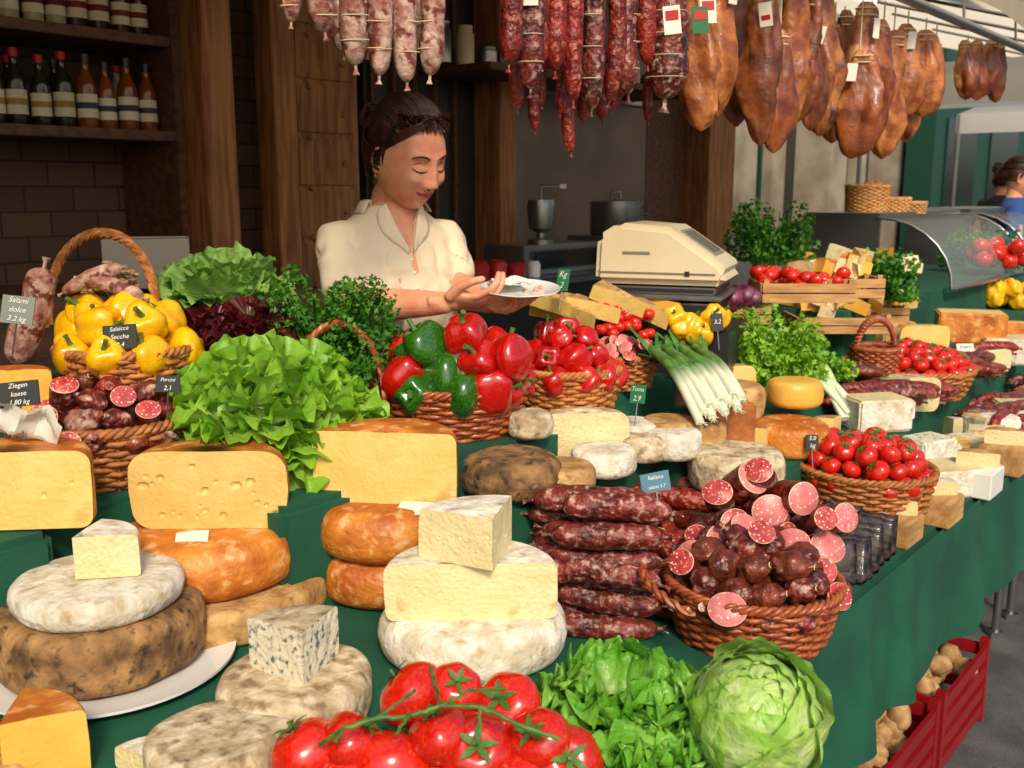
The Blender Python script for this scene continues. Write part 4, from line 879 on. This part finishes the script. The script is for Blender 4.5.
def hair(mb,mi,strands=420):
    bun=V(0,-.118,.035)
    mb.ball((0,-.014,.014),(.0805,.097,.110),mi,24,lambda v:v if (v.y<.35 or v.z>.74) and v.z>-.5 else v*.84)
    for i in range(strands):
        az=U(-2.75,2.75)
        fz=.074+.010*math.cos(az) if abs(az)<1.0 else (.045 if abs(az)<1.4 else -.02 if abs(az)<2.1 else -.055)
        s=V(.079*math.sin(az),(.082 if abs(az)<1.2 else .09)*math.cos(az)-.006,fz+U(-.010,.03)); pts=[]
        for u in np.linspace(0,1,12):
            c=s.lerp(bun,u); q=V(c.x/.082,(c.y+.012)/.100,(c.z-.014)/.113); l=q.length
            k=max(1,1.02/l) if l<1.05 else 1; lift=1+.06*math.sin(math.pi*u)+U(-.005,.005)
            c=V(q.x*k*.082*lift,q.y*k*.100*lift-.012,q.z*k*.113*lift+.014) if u<.86 else c+V(0,0,.008)
            pts.append(c)
        mb.tube(pts,[.0009]+[.0020]*9+[.0016,.001],mi,5)
    for i in range(120):
        a=U(0,6.3); r0=U(.016,.036); ax=V(U(-1,1),U(-1,1),U(-1,1)).normalized(); e=ax.orthogonal().normalized(); g=ax.cross(e)
        mb.tube([bun+V(0,-.012,.008)+(e*math.cos(q)+g*math.sin(q))*r0+ax*.012 for q in np.linspace(a,a+3.6,12)],.0024,mi,5)
    for s in (-1,1):
        for i in range(46):
            x0=U(-.01,.02)*s; j_=U(-.005,.005); pts=[V(x0,.060,.104),V(s*(.036+j_),.070,.090+j_),V(s*(.060+j_*.6),.048,.066+j_*2),V(s*.0775,.018,.036+j_*2),V(s*.081,-.006+j_,.008+U(-.02,.01)),V(s*.080,-.018+j_,-.012+U(-.02,.01))]
            out=[]
            for a in range(5):
                for u in (0,.33,.66): out.append(pts[a].lerp(pts[a+1],u))
            out.append(pts[-1]); mb.tube(out,[.0009]+[.0016]*14+[.0005],mi,5)
def limb(mb,pts,rad,k=16,m=0,sub=5):
    P_=[Vector(p) for p in pts]; o=[];r=[]
    for i in range(len(P_)-1):
        for j in range(sub):
            u=j/sub; o.append(P_[i].lerp(P_[i+1],u)); r.append(rad[i]+(rad[i+1]-rad[i])*u)
    o.append(P_[-1]); r.append(rad[-1]); mb.tube(o,r,m,k); mb.ball(o[0],r[0]*.98,m,8); mb.ball(o[-1],r[-1]*.98,m,8)
def hand(mb,w,f,s,u,curl=(.35,.5,.4),th=.4):
    f=f.normalized(); s=(s-f*s.dot(f)).normalized(); u=(u-f*u.dot(f)-s*u.dot(s)).normalized()
    mb.M=Matrix((( s.x,f.x,u.x,w.x),(s.y,f.y,u.y,w.y),(s.z,f.z,u.z,w.z),(0,0,0,1)))
    mb.ball((0,.048,0),(.039,.05,.0145),0,12,lambda v:V(v.x*(1-.12*(v.y<0)),v.y,v.z)); mb.ball((.024,.035,.006),(.017,.030,.014),0,8); mb.tube([(0,-.03,0),(0,0,0),(0,.03,0)],[.027,.025,.028],0,12,flat=.66)
    for i,(x,L) in enumerate(((.030,.072),(.010,.080),(-.010,.075),(-.029,.058))):
        c=V(x,.084-.004*abs(i-1),0); a=0; pts=[V(x*.8,.05,0),c]
        for q,fr in enumerate((.45,.31,.24)):
            a+=curl[q]*(1+.08*i); c=c+V(x*.06*fr,math.cos(a)*L*fr,math.sin(a)*L*fr); pts.append(c)
        limb(mb,pts,[.0085,.0092,.0085,.0078,.0066],10,0,3)
    c=V(.030,.022,.004); p1=c+V(.020,.026,.010+.006*th); p2=p1+V(.006,.026,.016*th); p3=p2+V(-.002,.022,.010*th); limb(mb,[c,p1,p2,p3],[.0135,.0118,.0098,.0078],10,0,3)
    mb.M=Matrix()
def remesh(mb,name,m,vox,sm,par):
    o=mb.obj(name,[m],par=par,fixn=True)
    me=bake(o,[('REMESH',dict(mode='VOXEL',voxel_size=vox,use_smooth_shade=True)),('SMOOTH',dict(factor=.5,iterations=sm))])
    if not me.materials: me.materials.append(m)
    return o
def person(name,C,Bd,hp,hyaw,hpitch,hroll,arms,top,full=True,sm=shirtM,trM=None,hk=1.):
    par=empty(name,(C.x,C.y,0)); inv=V(-C.x,-C.y,0)
    Bd=Bd.normalized(); SA=V(-Bd.y,Bd.x,0)
    def loft(rings,mb,sc=1.,m=0):
        G=[]
        for z,a,b,fo in rings:
            G.append([tuple(V(C.x,C.y,z)+inv+SA*(a*sc*math.copysign(abs(math.cos(q))**.85,math.cos(q)))+Bd*(b*sc*math.copysign(abs(math.sin(q))**.9,math.sin(q))+fo)) for q in [2*math.pi*j/40 for j in range(40)]])
        mb.grid(G,m,wv=True); n=len(G); o=len(mb.v)-n*40; mb.f+=[tuple(o+j for j in range(40)),tuple(o+(n-1)*40+j for j in reversed(range(40)))]; mb.m+=[m,m]
    zc=C.z
    rings=[(zc-.62,.175,.125,-.03),(zc-.5,.17,.12,-.02),(zc-.38,.145,.105,-.01),(zc-.27,.150,.112,.0),(zc-.18,.158,.130,.016),(zc-.10,.158,.118,.010),(zc-.04,.148,.092,.0),(zc-.0,.118,.075,-.004),(zc+.03,.078,.064,.0),(zc+.05,.060,.056,.004)]
    mb=MB(); loft(rings,mb)
    for A in arms: e=A['sh'].lerp(A['el'],.66); limb(mb,[A['sh'].lerp(C,.45)+inv-V(0,0,.02),A['sh']+inv,A['sh'].lerp(A['el'],.3)+inv,e+inv],[.052,.052,.052,.054])
    sh=remesh(mb,'polo_shirt',sm,.006,8,par)
    bm=bmesh.new(); bm.from_mesh(sh.data)
    for v in bm.verts:
        p=v.co; nk=min(1,max(0,(zc-.02-p.z)/.06)); fd=abs(noise.noise(V(p.x*9+p.z*6,p.y*9,p.z*9-p.x*8))); w=noise.noise(V(p.x*12,p.y*12,p.z*5+p.x*16))*.012-.024*max(0,.22-fd)*2+noise.noise(p*26)*.004; v.co=p+v.normal*w*nk
    bvh=BVHTree.FromBMesh(bm)
    z0V=zc-.070; vs=lambda z:.003+max(0,z-z0V)*.36
    if top:
        kill=[]
        for f in bm.faces:
            q=f.calc_center_median(); s=q.dot(SA); b=q.dot(Bd); z=q.z-z0V
            if b>0.0 and z>0 and abs(s)<vs(q.z): kill.append(f)
            elif q.z>zc+.040: kill.append(f)
        bmesh.ops.delete(bm,geom=list(set(kill)),context='FACES')
        for v in bm.verts:
            if v.is_boundary and v.co.dot(Bd)>.01 and v.co.z>z0V-.01 and v.co.z<zc+.036:
                s=v.co.dot(SA); v.co+=SA*(math.copysign(vs(v.co.z),s)-s)
            elif v.is_boundary: v.co.z=zc+.040
    bm.to_mesh(sh.data); bm.free()
    sh.modifiers.new('s','SOLIDIFY').thickness=.004
    mb=MB(); loft([(z,a,b,fo) for z,a,b,fo in rings[3:]],mb,.93); NK=V(C.x,C.y,zc+.03)+inv-Bd*.005
    limb(mb,[NK-V(0,0,.03),NK+V(0,0,.03),hp+inv-V(0,0,.05)-Bd*.02],[.058,.047,.045])
    remesh(mb,'neck_and_chest',skinM,.006,4,par)
    mb=MB()
    for A in arms:
        limb(mb,[A['sh'].lerp(A['el'],.35)+inv,A['sh'].lerp(A['el'],.7)+inv,A['el']+inv,A['el'].lerp(A['wr'],.3)+inv,A['el'].lerp(A['wr'],.75)+inv,A['wr']+inv],[.045,.043,.040,.041,.031,.025])
        hand(mb,A['wr']+inv,A['f'],A['s'],A['u'],A.get('curl',(.35,.5,.4)))
    remesh(mb,'arms_and_hands',skinM,.0028,4,par)
    mb=MB(); loft([(zc-.72,.185,.13,-.03),(zc-.58,.178,.12,-.03),(zc-.5,.165,.11,-.02)],mb)
    for s in (-1,1):
        h_=V(C.x,C.y,zc-.70)+inv+SA*s*.09-Bd*.03; limb(mb,[h_,V(h_.x,h_.y,.48)+SA*s*.01,V(h_.x,h_.y,.08)+SA*s*.02],[.095,.062,.05])
    remesh(mb,'trousers',trM or mat('denim_dark',hx(40,44,60),ro=.8,rnd=0),.012,6,par)
    mb=MB()
    for s in (-1,1): q=V(C.x,C.y,0)+inv+SA*s*.11-Bd*.03; mb.ball(q+Bd*.05+V(0,0,.035),(.05,.05,.036),0,10); mb.ball(q+Bd*.11+V(0,0,.028),(.045,.045,.028),0,10); mb.tube([q+V(0,0,.03),q+V(0,0,.09)],.045,0,12)
    mb.obj('shoes',[dark],par=par)
    mb=head_mesh() if full else head_mesh(56,44)
    hair(mb,2,620 if full else 160)
    Mh=Matrix.Translation(hp+inv)@Matrix.Rotation(hyaw,4,'Z')@Matrix.Rotation(-hpitch,4,'X')@Matrix.Rotation(hroll,4,'Y')
    o=mb.obj('head',[skinM,lipM,hairM,mat('lid_line',hx(120,62,48),ro=.5,rnd=0),mat('gold',hx(220,180,90),ro=.2,metal=1,rnd=0)],par=par,ang=70); o.matrix_local=Mh@Matrix.Scale(hk,4)
    if top:
        mb=MB()
        for s in (-1,1):
            G=[]
            for i in range(14):
                a=math.pi*(1-.62*i/13)
                dr=SA*s*math.sin(a)+Bd*math.cos(a); b=V(C.x,C.y,zc+.040)+inv+SA*s*math.sin(a)*.066+Bd*(math.cos(a)*.060+.003)
                G.append([b-V(0,0,.006),b+dr*.001+V(0,0,.014),b+dr*.012+V(0,0,.010),b+dr*.028-V(0,0,.016)])
            mb.grid(G,0)
            G=[]
            for i in range(13):
                u=i/12; z=zc+.046-(.046+.058)*u; wd=.036*math.sin(math.pi*(.12+.80*u))**.8*(1 if u<.55 else max(.12,1-(u-.55)*1.9)); row=[]
                for j in range(5):
                    s_=s*(vs(z)-.002+wd*j/4); o0=SA*s_+V(0,0,min(z,zc+.036)-.010*j/4)+Bd*.4
                    h_=bvh.ray_cast(o0,-Bd,.6); y_=h_[0].dot(Bd) if h_[0] is not None else .05
                    row.append(tuple(SA*s_+Bd*(max(.045,y_)+.007+(.004 if j<3 else 0))+V(0,0,z-.014*j/4)))
                G.append(row)
            mb.grid(G,0)
        c=mb.obj('collar',[sm],par=par,ang=60); c.modifiers.new('s','SOLIDIFY').thickness=.003
        mb=MB()
        for z_ in (-.085,-.115,-.15):
            h_=bvh.ray_cast(V(0,0,zc+z_)+Bd*.4,-Bd,.6)
            if h_[0] is not None: mb.ball(h_[0],(.005,.005,.005),0,6)
        mb.obj('buttons',[white],par=par)
    return par
t=2.42; C=PT(392,222,t); Bd=V(.5,-.85,0).normalized(); SA=V(.85,.5,0).normalized()
sR=C-SA*.148+V(0,0,-.045); sL=C+SA*.145+V(0,0,-.045)
elR=PT(352,306,2.28); wrR=PT(444,303,2.17); elL=PT(458,290,2.44); wrL=PT(492,303,2.30)
person('market_vendor_woman',C,Bd,PT(408,156,2.34),math.radians(-134), math.radians(20),0.06,
 [dict(sh=sR,el=elR,wr=wrR,f=PT(500,299,2.15)-wrR,s=V(0,-1,.5),u=V(0,.4,1),curl=(.35,.55,.5)),dict(sh=sL,el=elL,wr=wrL,f=PT(535,308,2.2)-wrL,s=V(-.2,1,.2),u=V(0,-.1,1),curl=(.3,.3,.3))],True,hk=1.06)
p=PT(520,294,2.18); mb=MB(); r=.088; mb.rev([(0,0),(r*.6,0),(r,.013),(r,.016),(r*.62,.004),(0,.004)],48); mb.obj('serving_plate',[china],p,(0.12,0.02,0),ang=60)
mb=MB(); G=[[(x,y,.012+.012*noise.noise(V(x*40,y*40,3))+.015*math.exp(-(y/.02)**2)) for x in np.linspace(-.045,.035,16)] for y in np.linspace(-.04,.04,14)]; mb.grid(G); mb.obj('wrapping_paper',[paper],p+V(-.02,.01,.008),(0,0,.3),ang=25)
blueJ=mat('jacket_blue',hx(28,62,120),hx(34,72,136),sc=4,ro=.8,rnd=0)
def by(px,t,yaw,m):
    C=PT(px,205,t); C.z=1.46; Bd=V(math.sin(yaw),-math.cos(yaw),0); SA=V(-Bd.y,Bd.x,0); arms=[]
    for s in (-1,1):
        sh=C+SA*s*.15-V(0,0,.04); el=sh+V(0,0,-.26)+SA*s*.04; wr=el+Bd*.1+V(0,0,-.22); arms.append(dict(sh=sh,el=el,wr=wr,f=V(0,0,-1)+Bd*.3,s=Bd,u=-SA*s))
    person('pedestrian',C,Bd,C+V(0,0,.17)+Bd*.02,math.atan2(Bd.y,Bd.x)-math.pi/2,.1,0,arms,False,full=False,sm=m)
by(1014,6.2,1.2,blueJ); by(1000,9.5,2.6,mat('jacket_dark',hx(36,38,48),ro=.8,rnd=0))
# ================================================================ light + camera
w=bpy.data.worlds.new('World'); S.world=w; w.use_nodes=True; nt=w.node_tree; sk=nt.nodes.new('ShaderNodeTexSky'); sk.sky_type='NISHITA'; sk.sun_disc=False
el=math.radians(40); az=math.atan2(.16,-.98); sk.sun_elevation=el; sk.sun_rotation=az; sk.dust_density=3.0
nt.links.new(sk.outputs[0],nt.nodes['Background'].inputs[0]); nt.nodes['Background'].inputs[1].default_value=.15
ld=bpy.data.lights.new('sun','SUN'); ld.energy=3.1; ld.angle=math.radians(11); ld.color=(1,.86,.66); so=bpy.data.objects.new('sun',ld); S.collection.objects.link(so)
dv=V(math.sin(az)*math.cos(el),math.cos(az)*math.cos(el),math.sin(el)); so.rotation_euler=dv.to_track_quat('Z','Y').to_euler(); so.location=(0,-3,6)
cam=bpy.data.cameras.new('camera'); cam.sensor_width=36; cam.lens=36*F/1024; cam.clip_start=.05; cam.clip_end=500
cam.dof.use_dof=True; cam.dof.focus_distance=1.75; cam.dof.aperture_fstop=8
co=bpy.data.objects.new('camera',cam); S.collection.objects.link(co); co.location=(0,0,H); co.rotation_euler=(math.pi/2-TH,0,0); S.camera=co
S.view_settings.view_transform='Standard'; S.view_settings.look='None'; S.view_settings.exposure=0
